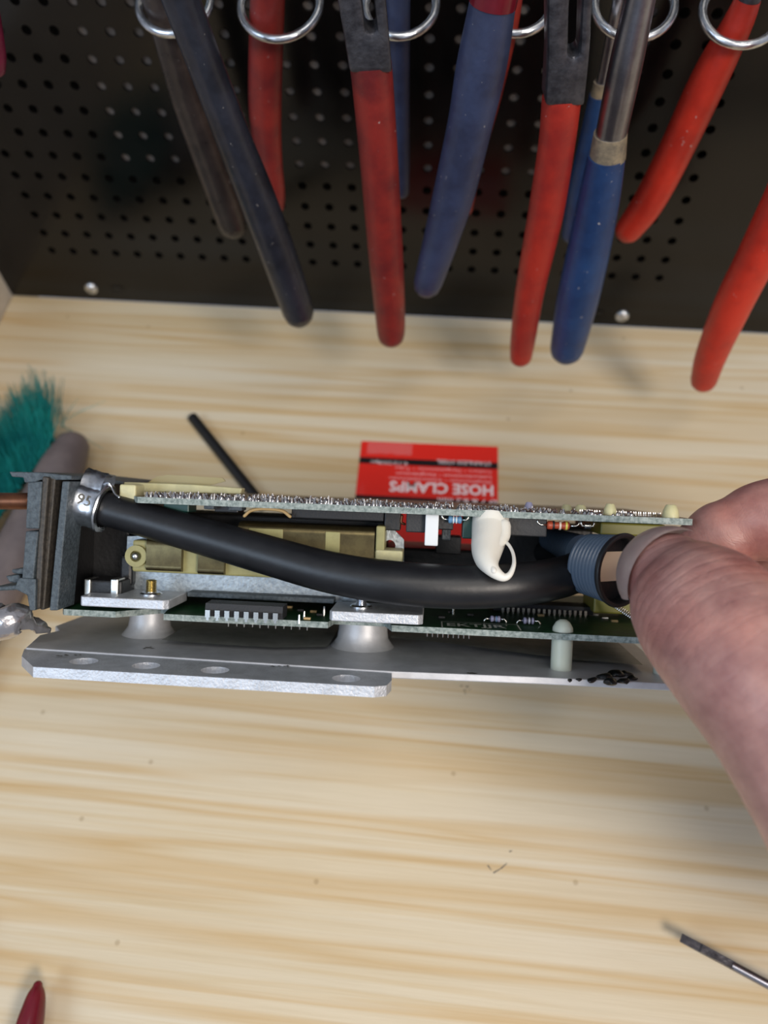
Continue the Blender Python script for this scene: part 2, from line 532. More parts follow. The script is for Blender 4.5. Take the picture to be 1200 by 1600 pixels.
def Q(px, py, w):
    """pixel -> local (u, v) in mm on the plane at height w"""
    r = ray(px, py); o = ORG + Wx * (w * MM)
    t = (o - CPOS).dot(Wx) / r.dot(Wx)
    q = CPOS + r * t - ORG
    return q.dot(Ux) / MM, q.dot(Vx) / MM


def L3(px, py, v):
    u, w = P(px, py, v)
    return Vector((u, v, w)) * MM


unit = empty('control_unit', DEV)
tag(unit, 'opened aluminium electronic control unit with two circuit boards and black hose, held tilted', 'electronic device')


def dbox(name, m, px0, px1, py0, py1, v0, v1, parent=None, bev=0.25, label=None):
    """front face given by pixel rectangle at v0"""
    um, wm = P((px0 + px1) / 2, (py0 + py1) / 2, v0)
    u0 = P(px0, (py0 + py1) / 2, v0)[0]; u1 = P(px1, (py0 + py1) / 2, v0)[0]
    wt = P((px0 + px1) / 2, py0, v0)[1]; wb = P((px0 + px1) / 2, py1, v0)[1]
    o = obj(name, box(u0 * MM, u1 * MM, v0 * MM, v1 * MM, wb * MM, wt * MM, bev=bev * MM), m, parent or unit)
    if label: o['label'] = label
    return o


def dprism(name, m, pix, v0, v1, holes=(), parent=None, bev=0.0, label=None):
    """front outline given by pixels at depth v0, extruded to v1"""
    outer = [tuple(x * MM for x in P(a, b, v0)) for a, b in pix]
    hs = [[tuple(x * MM for x in P(a, b, v0)) for a, b in h] for h in holes]
    bm = add_prism(bmesh.new(), outer, hs, v0 * MM, v1 * MM, lambda p, q, a: Vector((p, a, q)))
    if bev:
        es = [e for e in bm.edges if len(e.link_faces) == 2 and e.calc_face_angle(0) > 0.6]
        bmesh.ops.bevel(bm, geom=es, offset=bev * MM, segments=2, affect='EDGES', profile=0.5)
    o = obj(name, bm, m, parent or unit)
    if label: o['label'] = label
    return o


def dplate(name, m, uv, w0, w1, holes=(), parent=None, bev=0.0, label=None):
    """plate parallel to the boards: outline in local (u, v) mm"""
    s = lambda lp: [(a * MM, b * MM) for a, b in lp]
    bm = add_prism(bmesh.new(), s(uv), [s(h) for h in holes], w0 * MM, w1 * MM, lambda p, q, a: Vector((p, q, a)))
    if bev:
        es = [e for e in bm.edges if len(e.link_faces) == 2 and e.calc_face_angle(0) > 0.6]
        bmesh.ops.bevel(bm, geom=es, offset=bev * MM, segments=2, affect='EDGES', profile=0.5)
    o = obj(name, bm, m, parent or unit)
    if label: o['label'] = label
    return o


def dtube(name, m, pts, parent=None, seg=16, n=6, cap='round', label=None):
    """pts: (px, py, v, r mm)"""
    s = spline([(*(L3(a, b, v) / MM), r) for a, b, v, r in pts], n) if n > 1 else [np.array((*(L3(a, b, v) / MM), r)) for a, b, v, r in pts]
    bm = add_tube(bmesh.new(), [Vector(p[:3]) * MM for p in s], [p[3] * MM for p in s], seg, cap)
    o = obj(name, bm, m, parent or unit, smooth=True, angle=50)
    if label: o['label'] = label
    return o


# ---- tray and flange
tf = [Q(40, 1012, 0), Q(320, 1030, 0), Q(614, 1049, 0), Q(840, 1058, 0), Q(1066, 1069, 0)]
tl = Q(92, 985, 0)
tray = dplate('base_tray', 'alu', tf + [(tf[-1][0] + 2, VBACK), (tl[0] - 3, VBACK), (tl[0] - 4, tl[1] + 6), tl, Q(62, 992, 0)], -TRAY_T, 0, bev=0.3)
fo = [Q(38, 1014, -.4), Q(34, 1025, -.4), Q(52, 1042, -.4), Q(585, 1073, -.4), Q(604, 1071, -.4), Q(612, 1063, -.4), Q(612, 1048, -.4)]
fh = []
for cx, cy in ((131, 1033), (228, 1040), (336, 1047), (541, 1060)):
    c = Q(cx, cy, -.4); fh.append(circle2(c[0], c[1], 3.4, 18))
dplate('mounting_flange', 'alu_plate', fo, -2.9, -0.4, fh, label='thick aluminium mounting strip with four holes')

# insulating films lying over the tray
def film(name, pix, dv, w, sag):
    bm = bmesh.new()
    front = [Q(a, b, w) for a, b in pix]
    rows = []
    for (u, v), sg in zip(front, sag):
        rows.append([bm.verts.new(Vector((u, v + t, w + sg * (1 - t / dv) ** 2)) * MM) for t in np.linspace(0, dv, 7)])
    for a, b in zip(rows, rows[1:]):
        for k in range(6): bm.faces.new((a[k], b[k], b[k + 1], a[k + 1]))
    bmesh.ops.solidify(bm, geom=bm.faces[:], thickness=0.4 * MM)
    return obj(name, bm, 'film', unit, smooth=True, angle=40)


film('insulating_film', [(252, 1001), (330, 1005), (430, 1010), (512, 1010)], 40, 1.5, [.2, -.2, -.3, -.1])
film('insulating_film', [(610, 1004), (700, 1010), (800, 1021), (900, 1031), (1005, 1038)], 42, 1.5, [1.4, .9, .4, 0, -.2])

# ---- lower circuit board with notches for the posts
BT = 1.6
b0, b1 = BOARD_W, BOARD_W + BT
cx = lambda px: P(px, 984, 0)[0]
lower = [(cx(99), 0), (cx(180), 0), (cx(232), 9), (cx(246), 9), (cx(255), 0), (cx(512), 0), (cx(517), 6), (cx(600), 6), (cx(612), 0),
         (cx(1040), 0), (cx(1046), 72), (cx(92), 72), (cx(92), 2)]
lb = dplate('lower_circuit_board', ['pcb_edge', 'pcb_top'], lower, b0, b1, label='green fibreglass circuit board')
for p in lb.data.polygons:
    if abs(p.normal.z) > 0.9: p.material_index = 1

# posts and clamp tabs
TABT = P(190, 934, -3)[1]


def post(px, pyfoot, rt, rf, wtop):
    u, v = Q(px, pyfoot, 0)
    v = v + rf
    bm = add_lathe(bmesh.new(), [(rf * 1.06 * MM, 0), (rf * MM, .5 * MM), ((rt * .65 + rf * .35) * MM, 2.2 * MM), (rt * 1.06 * MM, 4.2 * MM), (rt * MM, wtop * .85 * MM), (rt * .95 * MM, wtop * MM)], 32,
                   Matrix.Translation((u * MM, v * MM, 0)))
    return obj('post', bm, 'alu', unit, smooth=True, angle=60), u, v


for (pxp, pyf, rt, rf, tabpix, vt, spx, m_s) in (
        (219, 998, 5.3, 7.2, ((123, 934), (262, 934), 949, 292), -3.0, 236, 'gold'),
        (562, 1019, 6.5, 8.4, ((514, 957), (661, 957), 978, 661), -5.0, 564, 'zinc')):
    (xa, ya), (xb, yb), ybot, xback = tabpix
    ym = (ya + ybot) / 2
    w1 = P((xa + xb) / 2, ya + 1, vt)[1]; w0 = w1 - 2.5
    ua = P(xa, ym, vt)[0]; ub = P(xb, ym, vt)[0]
    c = 1.2
    uv = [(ua, vt + c), (ua + c * .6, vt), (ub - c, vt), (ub, vt + c), (ub, vt + 16), (ua, vt + 16)]
    tab = dplate('clamp_tab', 'alu_plate', uv, w0, w1, bev=0.25)
    po, pu, pv = post(pxp, pyf, rt, rf, w0)
    su, sv = P(spx, ya, vt + 7)[0], vt + 7
    prof = [(2.9, 0), (2.9, .5), (2.5, .9), (1.35, .95), (1.35, 1.0)]
    T = Matrix.Translation((su * MM, sv * MM, w1 * MM))
    obj('washer', add_lathe(bmesh.new(), [(a * MM, b * MM) for a, b in prof], 24, T), 'zinc', tab, smooth=True, angle=35)
    thr = []
    for k in range(9): thr += [(1.15, .9 + k * .36), (1.5, 1.08 + k * .36)]
    obj('screw', add_lathe(bmesh.new(), [(a * MM, b * MM) for a, b in thr] + [(0.9 * MM, 4.2 * MM)], 18, T), m_s, tab, smooth=True, angle=25)

# ---- chips on the lower board
def chip(px0, px1, pyfoot, bodyh, gap, depth, npin, pinpx0, pinpx1, pw, lead=.9):
    pm = (px0 + px1) / 2
    vf = Q(pm, pyfoot, b1)[1]; v0 = vf + lead
    ua0 = Q(px0, pyfoot - 4, b1 + gap)[0]; ub0_ = Q(px1, pyfoot - 4, b1 + gap)[0]
    z0, z1 = b1 + gap, b1 + gap + bodyh
    bm = bmesh.new()
    ch = bodyh * .12
    sec = [(v0 + ch, z0), (v0, z0 + bodyh * .5), (v0 + ch, z1), (v0 + depth - ch, z1), (v0 + depth, z0 + bodyh * .5), (v0 + depth - ch, z0)]
    add_prism(bm, [(a * MM, b * MM) for a, b in sec], [], ua0 * MM, ub0_ * MM, lambda p, q, a: Vector((a, p, q)))
    body = obj('chip', bm, 'chip', unit)
    zm = z0 + bodyh * .5
    bm = bmesh.new()
    y = -lead
    add_box(bm, -pw * MM, pw * MM, y * MM, 0.2 * MM, (zm - .15) * MM, (zm + .15) * MM)
    add_box(bm, -pw * MM, pw * MM, (y - .25) * MM, y * MM, (b1 + gap * .9) * MM, (zm + .15) * MM)
    add_box(bm, -pw * .55 * MM, pw * .55 * MM, (y - .25) * MM, y * MM, (b1 - .1) * MM, (b1 + gap * .9) * MM)
    p0 = obj('pin', bm, 'pin', body)
    ua = Q(pinpx0, pyfoot, b1)[0]; ub = Q(pinpx1, pyfoot, b1)[0]
    for k in range(npin):
        o = p0 if k == 0 else p0.copy()
        if k: COL.objects.link(o); o.parent = body
        o.location = ((ua + (ub - ua) * k / (npin - 1)) * MM, v0 * MM, 0)
    return body


chip(313, 443, 971, 3.3, .7, 6.5, 8, 320, 433, .62)
chip(772, 922, 961, 2.2, .5, 9, 17, 787, 911, .36)

def axial(name, m, px, py, v, length, r, along=(1, 0, 0), bands=(), parent=None, lead=1.6, wofs=0.0):
    c = L3(px, py, v); a = Vector(along).normalized()
    bm = bmesh.new()
    h = length / 2 * MM
    prof = [(-h, r * .8), (-h * .9, r * 1.05), (-h * .55, r * 1.08), (-h * .45, r * .88), (h * .45, r * .88), (h * .55, r * 1.08), (h * .9, r * 1.05), (h, r * .8)]
    add_tube(bm, [c + a * z for z, _ in prof], [q * MM for _, q in prof], 14, 'flat')
    o = obj(name, bm, m, parent or unit, smooth=True, angle=40)
    bm = bmesh.new()
    dn = Vector((0, 0, -1))
    for s in (-1, 1):
        e = c + a * (s * h)
        add_tube(bm, [e, e + a * s * lead * .7 * MM, e + a * s * lead * MM + dn * .5 * MM * (1 if wofs <= 0 else -1), e + a * s * lead * MM + dn * 1.6 * MM * (1 if wofs <= 0 else -1)], [.3 * MM] * 4, 8, 'flat')
    obj('lead', bm, 'pin', o, smooth=True)
    for (t, mm_) in bands:
        bm = bmesh.new()
        add_cyl(bm, c + a * ((t - .045) * 2 * h), c + a * ((t + .045) * 2 * h), r * 1.10 * MM, seg=14)
        obj('band', bm, mm_, o, smooth=True, angle=40)
    return o


axial('resistor', 'lilac_comp', 774, 967, 10, 2.6, .8, bands=((-.1, 'chip'), (.1, 'blue_comp')), parent=lb)
axial('resistor', 'lilac_comp', 826, 970, 10, 2.8, .85, bands=((-.15, 'chip'), (.05, 'white'), (.2, 'chip')), parent=lb)
# small surface parts and pins
rng = random.Random(3)
for (px, py) in ((705, 958), (735, 962), (690, 966), (845, 963), (930, 962), (945, 968), (960, 972), (972, 960), (640, 965), (470, 955), (490, 957), (452, 950), (480, 968), (500, 962)):
    u, v = Q(px, py, b1)
    if not (1 < v < 60): continue
    bm = box((u - .9) * MM, (u + .9) * MM, (v - .5) * MM, (v + .5) * MM, b1 * MM, (b1 + .6) * MM, bev=.1 * MM)
    obj('surface_component', bm, rng.choice(['pin', 'chip', 'chip', 'tan_comp']), lb)
for (px, py, h) in ((708, 948, 4), (627, 940, 3), (515 - 9, 950, 2.5), (475, 955, 2.0), (467, 962, 2.2)):
    u, v = Q(px, py + 12, b1)
    bm = add_cyl(bmesh.new(), Vector((u, v, b1)) * MM, Vector((u, v, b1 + h)) * MM, .35 * MM, .25 * MM, 8)
    obj('contact_pin', bm, 'pin', lb)
bm = bmesh.new()                              # trimmed leads under the lower board
for k in range(11):
    u = cx(352 + k * 12.5); add_cyl(bm, Vector((u, 3 + (k % 2) * .6, b0)) * MM, Vector((u, 3 + (k % 2) * .6, b0 - 1.4)) * MM, .28 * MM, .15 * MM, 6)
for k in range(9):
    u = cx(668 + k * 8.3); add_cyl(bm, Vector((u, 3, b0)) * MM, Vector((u, 3, b0 - 1.5)) * MM, .25 * MM, .15 * MM, 6)
tag(obj('trimmed_leads', bm, 'pin', lb), kind='stuff')

# silkscreen frame and characters on the lower board
def board_pt(a, b, w):
    u, v = Q(a, b, w); return Vector((u, v, w)) * MM


fr = [(690, 971), (808, 976), (814, 985), (691, 980)]
bm = bmesh.new()
q = [board_pt(a, b, b1 + .03) for a, b in fr]
for i in (0, 1, 3):
    a, b = q[i], q[(i + 1) % 4]
    d = (b - a).normalized(); nrm = d.cross(Vector((0, 0, 1))) * .17 * MM
    bm.faces.new([bm.verts.new(x) for x in (a - nrm, b - nrm, b + nrm, a + nrm)])
obj('printed_frame', bm, 'silk', lb)
A, B_, C_ = board_pt(699, 979.2, b1 + .03), board_pt(792, 983, b1 + .03), board_pt(698, 973.2, b1 + .03)
obj('printed_text', text_mesh('EKTJJR', lambda s, t: A + (B_ - A) * s + (C_ - A) * t, 0.015), 'silk', lb)

# nylon standoff through the lower board
def standoff(px, v, r, m='nylon'):
    u = P(px, 990, v)[0]
    prof = [(r, 0), (r, b0 - .05), (r * .72, b0), (r * .72, b1), (r * .98, b1 + .05), (r * .95, b1 + 1.0), (r * .66, b1 + 2.4), (r * .34, b1 + 3.0), (0.01, b1 + 3.1)]
    bm = add_lathe(bmesh.new(), [(a * MM, b * MM) for a, b in prof], 24, Matrix.Translation((u * MM, v * MM, 0)))
    o = obj('nylon_standoff', bm, m, unit, smooth=True, angle=35)
    o['label'] = 'milky nylon standoff'
    return o


standoff(879, 3.2, 2.7)
standoff(1034, 4.0, 1.7)

# ---- galvanised bracket, bronze-shielded module
hole = [(609 + 9 * math.cos(t * math.pi / 8), 853 + 9.5 * math.sin(t * math.pi / 8)) for t in range(16)]
dprism('steel_bracket', 'galv', [(199, 838), (590, 826), (616, 828), (631, 843), (631, 884), (560, 941), (520, 940), (300, 931), (290, 925), (206, 924), (196, 900)],
       13, 14.2, holes=[hole], label='galvanised steel bracket plate')
dbox('bracket_foot', 'slate', 292, 522, 930, 938, 9, 30, bev=.3)
pb = dbox('module_body', 'module', 206, 598, 852, 902, 7.5, 12.9, bev=.6, label='pale yellow plastic module body')
dprism('end_ring', 'module', circle2(212, 869, 17, 20), 6.4, 12.8, holes=[circle2(212, 869, 9, 16)], parent=pb)
bmr = bmesh.new(); c = L3(212, 869, 7.0)
add_tube(bmr, [c + Vector((0, 5 * MM, 0)), c], [1.25 * MM] * 2, 16, 'end')
obj('rivet', bmr, 'pin', pb, smooth=True, angle=50)


def shield(px0, px1, pyt, pyb, v0=5.6, curl=True):
    u0 = P(px0, pyt, v0)[0]; u1 = P(px1, pyt, v0)[0]
    wt = P((px0 + px1) / 2, pyt, v0)[1]; wb = P((px0 + px1) / 2, pyb, v0)[1]
    prof = [(12.5, wt + .4), (8.0, wt + .4), (v0 + .8, wt + .1), (v0 + .1, wt - .9), (v0, wt - 2), (v0, wb + 1.5), (v0 - .25, wb + .8), (v0 + .3, wb + .15), (v0 + 1.2, wb), (12.5, wb)]
    bm = bmesh.new()
    ra = [bm.verts.new(Vector((u0, a, b)) * MM) for a, b in prof]
    rb = [bm.verts.new(Vector((u1, a, b)) * MM) for a, b in prof]
    for i in range(len(prof) - 1): bm.faces.new((ra[i], rb[i], rb[i + 1], ra[i + 1]))
    bm.faces.new(ra); bm.faces.new(rb[::-1])
    return obj('shield_clip', bm, 'bronze', unit, smooth=True, angle=60)


shield(229, 284, 842, 893)
shield(310, 351, 846, 898)
shield(372, 586, 822, 892)
for (x0, x1, y0, y1) in ((388, 442, 826, 842), (508, 531, 831, 864)):
    dbox('window_tab', 'module', x0, x1, y0, y1, 5.2, 8, bev=.2)
dbox('end_cap', 'module', 587, 601, 822, 872, 4.4, 12.8, bev=.4)
dbox('end_block', 'yellow', 586, 629, 860, 882, 3.6, 12.8, bev=.5)

# ---- dark housings deep inside
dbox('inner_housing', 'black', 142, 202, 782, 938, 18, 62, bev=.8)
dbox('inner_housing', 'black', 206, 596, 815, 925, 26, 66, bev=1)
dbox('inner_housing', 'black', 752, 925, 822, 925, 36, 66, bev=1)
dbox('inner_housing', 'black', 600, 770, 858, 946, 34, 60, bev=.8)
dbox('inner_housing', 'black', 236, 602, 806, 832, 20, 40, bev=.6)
dbox('relay', 'black', 186, 206, 868, 916, 10, 26, bev=.8, label='small dark grey relay')
g = dbox('fuse_block', 'black', 134, 190, 907, 929, 4, 14, bev=.5)
for x0, x1 in ((131, 141), (172, 184)):
    dbox('contact_clip', 'pin', x0, x1, 905, 930, 3.4, 9, parent=g, bev=.3)

# ---- left end connector
end = dbox('connector_body', 'black', 58, 112, 747, 946, 4, 50, bev=.8, label='black moulded end connector')
dprism('end_plate', 'slate', [(43, 754), (66, 752), (61, 826), (40, 826)], -6, 4, bev=.3)
dprism('end_plate', 'slate', [(40, 830), (60, 830), (52, 905), (34, 905)], -6, 4, bev=.3)
dprism('end_plate', 'slate', [(29, 903), (56, 905), (55, 954), (46, 954), (42, 930), (22, 920)], -6.5, 4, bev=.3)
dprism('gasket', 'gasket', [(66, 744), (76, 746), (68, 850), (62, 952), (53, 952), (60, 830)], -5.5, 4, bev=.35)
dprism('gasket', 'gasket', [(79, 745), (87, 747), (78, 850), (69, 953), (62, 953), (70, 850)], -4, 4, bev=.35)
dprism('collar_plate', 'slate', [(97, 752), (109, 752), (98, 860), (90, 954), (77, 954), (86, 860)], -5.5, 4, bev=.3)
tc_ = dprism('top_cover', 'slate', [(14, 737), (60, 738), (112, 743), (112, 750), (62, 750), (56, 755), (38, 754), (36, 746), (18, 745)], -4, 12, bev=.3)
dprism('cover_lip', 'slate', [(60, 738), (125, 745), (192, 752), (192, 757), (62, 750)], 13, 48, bev=.3, parent=tc_)
for pix in ([(17, 890), (38, 888), (38, 898), (19, 896)], [(8, 900), (30, 898), (34, 912), (14, 910)], [(-14, 918), (30, 914), (30, 922), (-14, 924)]):
    dprism('locking_tab', 'slate', pix, -2, 20, bev=.4)
dtube('copper_pipe', 'copper', [(46, 783, 8, 2.3), (0, 783, 8, 2.3), (-60, 781, 8, 2.3), (-130, 779, 8, 2.3)], seg=20, n=2, label='dull copper pipe stub')

# ---- black hose and clamp
hose_pts = [(122, 783, 4, 4.3), (165, 795, 4, 4.5), (230, 813, 4, 4.65), (320, 839, 2.5, 4.9), (420, 868, -1, 5.1), (520, 895, -4, 5.3), (620, 911, -6, 5.45),
            (720, 917, -5.5, 5.5), (810, 913, -3, 5.4), (880, 901, 5, 5.3), (912, 885, 15, 5.2), (905, 868, 26, 5.1), (880, 862, 34, 4.9), (846, 862, 40, 4.8)]
dtube('black_hose', 'rubber', hose_pts, seg=28, n=8, label='thick black rubber hose')

ca = L3(127, 784, 4.0); cb = L3(161, 794, 4.0)
ax = (cb - ca).normalized()
RC = 6.3 * MM
yref = Vector((0, 1, 0)); yref = (yref - ax * yref.dot(ax)).normalized(); zref = ax.cross(yref).normalized()
if zref.z < 0: zref = -zref


def clamp_pt(s, ang, r):       # ang 0 = facing the camera, 90 = top
    c = ca + (cb - ca) * s
    return c - yref * (math.cos(ang) * r) + zref * (math.sin(ang) * r)


bm = bmesh.new()
prof = [(0, 5.2), (0, 6.0), (.05, 6.35), (.2, 6.35), (.3, 6.15), (.7, 6.15), (.8, 6.35), (.97, 6.35), (1.05, 6.7), (1.12, 6.5), (1.12, 5.2)]
rg = [[bm.verts.new(clamp_pt(s, 2 * math.pi * k / 40, r * MM * (1 + .02 * math.sin(5 * k)))) for k in range(40)] for s, r in prof]
for a, b in zip(rg, rg[1:] + rg[:1]):
    for k in range(40): bm.faces.new((a[k], a[(k + 1) % 40], b[(k + 1) % 40], b[k]))
clamp = obj('hose_clamp', bm, 'zinc', unit, smooth=True, angle=45)
clamp['label'] = 'shiny steel ear clamp around hose end'
bm = bmesh.new()                              # pinched ear
earp = [(50, 6.2), (60, 7.5), (72, 9.2), (82, 9.6), (88, 8.7), (95, 8.3), (102, 8.9), (110, 9.6), (120, 8.6), (130, 6.2)]
for side in (0,):
    ra = [bm.verts.new(clamp_pt(.03, math.radians(a), r * MM)) for a, r in earp]
    rm = [bm.verts.new(clamp_pt(.5, math.radians(a), (r - .35) * MM)) for a, r in earp]
    rb = [bm.verts.new(clamp_pt(.95, math.radians(a), r * MM)) for a, r in earp]
    for i in range(len(earp) - 1):
        bm.faces.new((ra[i], rm[i], rm[i + 1], ra[i + 1])); bm.faces.new((rm[i], rb[i], rb[i + 1], rm[i + 1]))
bmesh.ops.solidify(bm, geom=bm.faces[:], thickness=0.5 * MM)
obj('clamp_ear', bm, 'zinc', clamp, smooth=True, angle=50)
dtube('clamp_wire', 'zinc', [(160, 757, 3, .3), (170, 755, 3, .3), (175, 762, 3, .3), (180, 772, 2, .3), (186, 777, 1, .3)], parent=clamp, seg=8)
obj('engraved_number', text_mesh('95', lambda s, t: clamp_pt(.22 + .6 * s, math.radians(2 + 26 * t), 6.32 * MM), 0.0), 'engraved', clamp)

# ---- upper circuit board
UW0 = P(640, 803, 0)[1]          # underside
ub0 = P(215, 782, 0)[0]; ub1 = P(1082, 815, 0)[0]
UW1 = UW0 + 1.6
up = dplate('upper_circuit_board', ['pcb_edge', 'pcb_copper'], [(ub0 - 4, 6), (ub0, 0), (ub1, 0), (ub1 + 1, 74), (ub0 - 6, 74)], UW0, UW1, label='grey-green circuit board, solder side up')
for p in up.data.polygons:
    if abs(p.normal.z) > 0.9: p.material_index = 1
bm = bmesh.new()
rng = random.Random(11)
for k in range(900):
    u = rng.uniform(ub0 + 1, P(1000, 800, 0)[0]); v = rng.uniform(.6, 24) if rng.random() < .5 else rng.uniform(.5, 6)
    if u > P(880, 800, 0)[0] and rng.random() < .72: continue
    r = rng.uniform(.4, .85); h = rng.uniform(.7, 1.7) if u < P(600, 790, 0)[0] else rng.uniform(.5, 1.3)
    T = Matrix.Translation(Vector((u, v, UW1)) * MM)
    pr = [(r, 0), (r * .85, h * .3), (r * .5, h * .65), (r * .3, h)] if rng.random() < .7 else [(r, 0), (r * .95, h * .35), (r * .7, h * .65), (r * .25, h * .85)]
    add_lathe(bm, [(a * MM, b * MM) for a, b in pr], 8, T)
tag(obj('solder_joints', bm, 'solder', up, smooth=True, angle=70), kind='stuff')
bm = bmesh.new()                              # fine pin row towards the right end
for k in range(34):
    u = P(905 + k * 3.8, 803, 9)[0]
    add_lathe(bm, [(.32 * MM, 0), (.25 * MM, .6 * MM), (.12 * MM, 1.0 * MM)], 6, Matrix.Translation(Vector((u, 8 + (k % 2) * .5, UW1)) * MM))
tag(obj('pin_row', bm, 'solder', up), kind='stuff')


def stud(px, v, r, h, m='yellow', name='board_stud'):
    u = P(px, 800, v)[0]
    pr = [(r, -.2), (r * 1.0, .3), (r * .92, h * .5), (r * .66, h * .9), (r * .5, h), (.01, h)]
    bm = add_lathe(bmesh.new(), [(a * MM, b * MM) for a, b in pr], 20, Matrix.Translation(Vector((u, v, UW1)) * MM))
    return obj(name, bm, m, up, smooth=True, angle=40)


stud(885, 26, 1.6, 1.8); stud(907, 20, 1.7, 2.0); stud(953, 5, 1.7, 2.9); stud(1048, 3, 2.1, 3.3)
stud(826, 18, 1.3, 2.2, 'lilac_comp', 'grey_stud')
# yellow support strip and amber film at the left rear of the board
us = dbox('support_strip', 'yellow', 186, 212, 757, 786, 3.5, 10, bev=.5, label='pale yellow plastic strip with round lug')
dprism('strip_rail', 'yellow', [(188, 753), (300, 757), (378, 763), (376, 772), (300, 770), (188, 768)], 14, 18, parent=us, bev=.3)
dprism('amber_film', 'amber', [(228, 756), (246, 744), (262, 742), (300, 744), (348, 747), (352, 752), (330, 758)], 18, 18.6)

# parts hanging under the upper board
def under(name, m, x0, x1, y1, v0, v1, y0=None, label=None, bev=.3):
    px = (x0 + x1) / 2
    wb = P(px, y1, v0)[1]
    u0 = P(x0, y1, v0)[0]; u1 = P(x1, y1, v0)[0]
    o = obj(name, box(u0 * MM, u1 * MM, v0 * MM, v1 * MM, wb * MM, (UW0 if y0 is None else P(px, y0, v0)[1]) * MM, bev=bev * MM), m, up)
    if label: o['label'] = label
    return o


under('black_component', 'chip', 455, 600, 812, 8, 20)
under('black_component', 'black', 600, 625, 829, 7, 14)
under('black_component', 'chip', 634, 664, 832, 4, 14)
under('black_component', 'black', 684, 708, 828, 4.5, 14)
under('grey_component', 'slate', 690, 704, 844, 8, 12)
under('white_block', 'white', 663, 684, 853, 1.6, 5, label='white rectangular plastic peg')
under('green_component', 'green_comp', 722, 748, 842, 4, 12, label='dark green capacitor')
cb_ = under('relay_block', 'chip', 786, 854, 838, 3, 14, label='black relay block')
under('black_component', 'black', 335, 372, 801, 7, 14)
under('green_component', 'green_comp', 255, 295, 800, 5, 12)
under('grey_component', 'slate', 318, 334, 796, 4, 9)
under('grey_component', 'slate', 356, 378, 798, 5, 10)
under('black_component', 'black', 680, 720, 866, 30, 38, y0=838)
dtube('wire_loop', 'tan_comp', [(382, 806, 6, .45), (392, 798, 6, .45), (412, 795, 6, .45), (440, 798, 6, .45), (453, 807, 6, .45)], parent=up, seg=8)
dtube('copper_lead', 'copper', [(628, 806, 7, .35), (627, 816, 7, .35), (632, 819, 7, .35)], parent=up, seg=8)
axial('blue_resistor', 'blue_comp', 711, 812, 2.5, 3.4, .95, bands=((-.12, 'white'), (.1, 'white')), parent=up, wofs=1)
axial('banded_resistor', 'resistor', 872, 821, 3, 5.6, 1.05, bands=((-.22, 'chip'), (.08, 'band_w'), (.36, 'band_y')), parent=up, wofs=1, lead=2.4)
axial('glass_diode', 'pin', 918, 822, 2.5, 1.6, .8, parent=up, wofs=1, lead=.8)
obj_ = dbox('olive_block', 'olive', 938, 1040, 818, 838, 12, 50, parent=up, bev=.5, label='olive yellow plastic block')

# olive frame at the right rear plus braided strap
dbox('olive_frame', 'olive', 928, 1010, 906, 960, 24, 40, bev=.5)
bm = bmesh.new()
pa, pb_ = L3(958, 944, 18), L3(1000, 972, 10)
for k in range(16):
    c = pa + (pb_ - pa) * (k / 15)
    add_tube(bm, [c + Vector((-.3, 0, -.5)) * MM, c + Vector((.3, 0, .5)) * MM], [.22 * MM] * 2, 8, 'round')
tag(obj('braided_strap', bm, 'solder', unit, smooth=True), kind='stuff')

# ---- ribbed tube, reflection in its end painted as colour
rim = L3(974, 892, -4.5)
axd = (CR * 0.56 + CD * 0.10 - CF * 0.82).normalized()
axl = Vector((axd.dot(Ux), axd.dot(Vx), axd.dot(Wx)))
xx, yy = frame_of(axl)
RT = Matrix(((xx.x, yy.x, axl.x, rim.x), (xx.y, yy.y, axl.y, rim.y), (xx.z, yy.z, axl.z, rim.z), (0, 0, 0, 1)))
prof = [(5.6, -12.0), (7.2, -11.6)]
nr = 8
for k in range(nr):
    z = -11.2 + k * 1.2; r = 7.5 + k * .12
    prof += [(r, z), (r + .32, z + .3), (r + .32, z + .75), (r, z + 1.05)]
prof += [(8.6, -1.2), (8.1, -1.2), (8.0, -5.5)]
rt = obj('ribbed_tube', add_lathe(bmesh.new(), [(a * MM, b * MM) for a, b in prof], 48, RT), 'ribbed', unit, smooth=True, angle=40)
rt['label'] = 'blue-grey ribbed tube with black rim'
pr = [(8.5, -1.3), (9.1, -1.2), (9.3, -.6), (9.1, -.1), (8.7, 0), (8.2, -.1), (8.0, -.5), (7.8, -4.5), (7.0, -5)]
bm = bmesh.new(); rings = []
for r, z in pr:
    rings.append([bm.verts.new(RT @ Vector((r * MM * math.cos(2 * math.pi * k / 48), r * MM * math.sin(2 * math.pi * k / 48), z * MM))) for k in range(48)])
for a, b in zip(rings, rings[1:]):
    for k in range(48): bm.faces.new((a[k], a[(k + 1) % 48], b[(k + 1) % 48], b[k]))
obj('tube_rim', bm, 'rubber', rt, smooth=True, angle=50)
obj('dark_reflection_disc', add_lathe(bmesh.new(), [(7.9 * MM, -4.4 * MM), (7.85 * MM, -3.6 * MM), (.01 * MM, -3.4 * MM)], 40, RT), 'black', rt, smooth=True, angle=30)  # black disc paints the dark part of the reflection
wood_reflection = []
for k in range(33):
    a = math.radians(-24 + 60 * k / 32); wood_reflection.append((7.4 * math.cos(a), 7.4 * math.sin(a)))
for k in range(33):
    a = math.radians(180 - 36 + 60 * k / 32); wood_reflection.append((7.4 * math.cos(a), 7.4 * math.sin(a)))
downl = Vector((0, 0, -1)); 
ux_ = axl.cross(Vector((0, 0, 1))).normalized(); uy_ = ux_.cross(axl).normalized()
RT2 = Matrix(((ux_.x, uy_.x, axl.x, rim.x), (ux_.y, uy_.y, axl.y, rim.y), (ux_.z, uy_.z, axl.z, rim.z), (0, 0, 0, 1)))
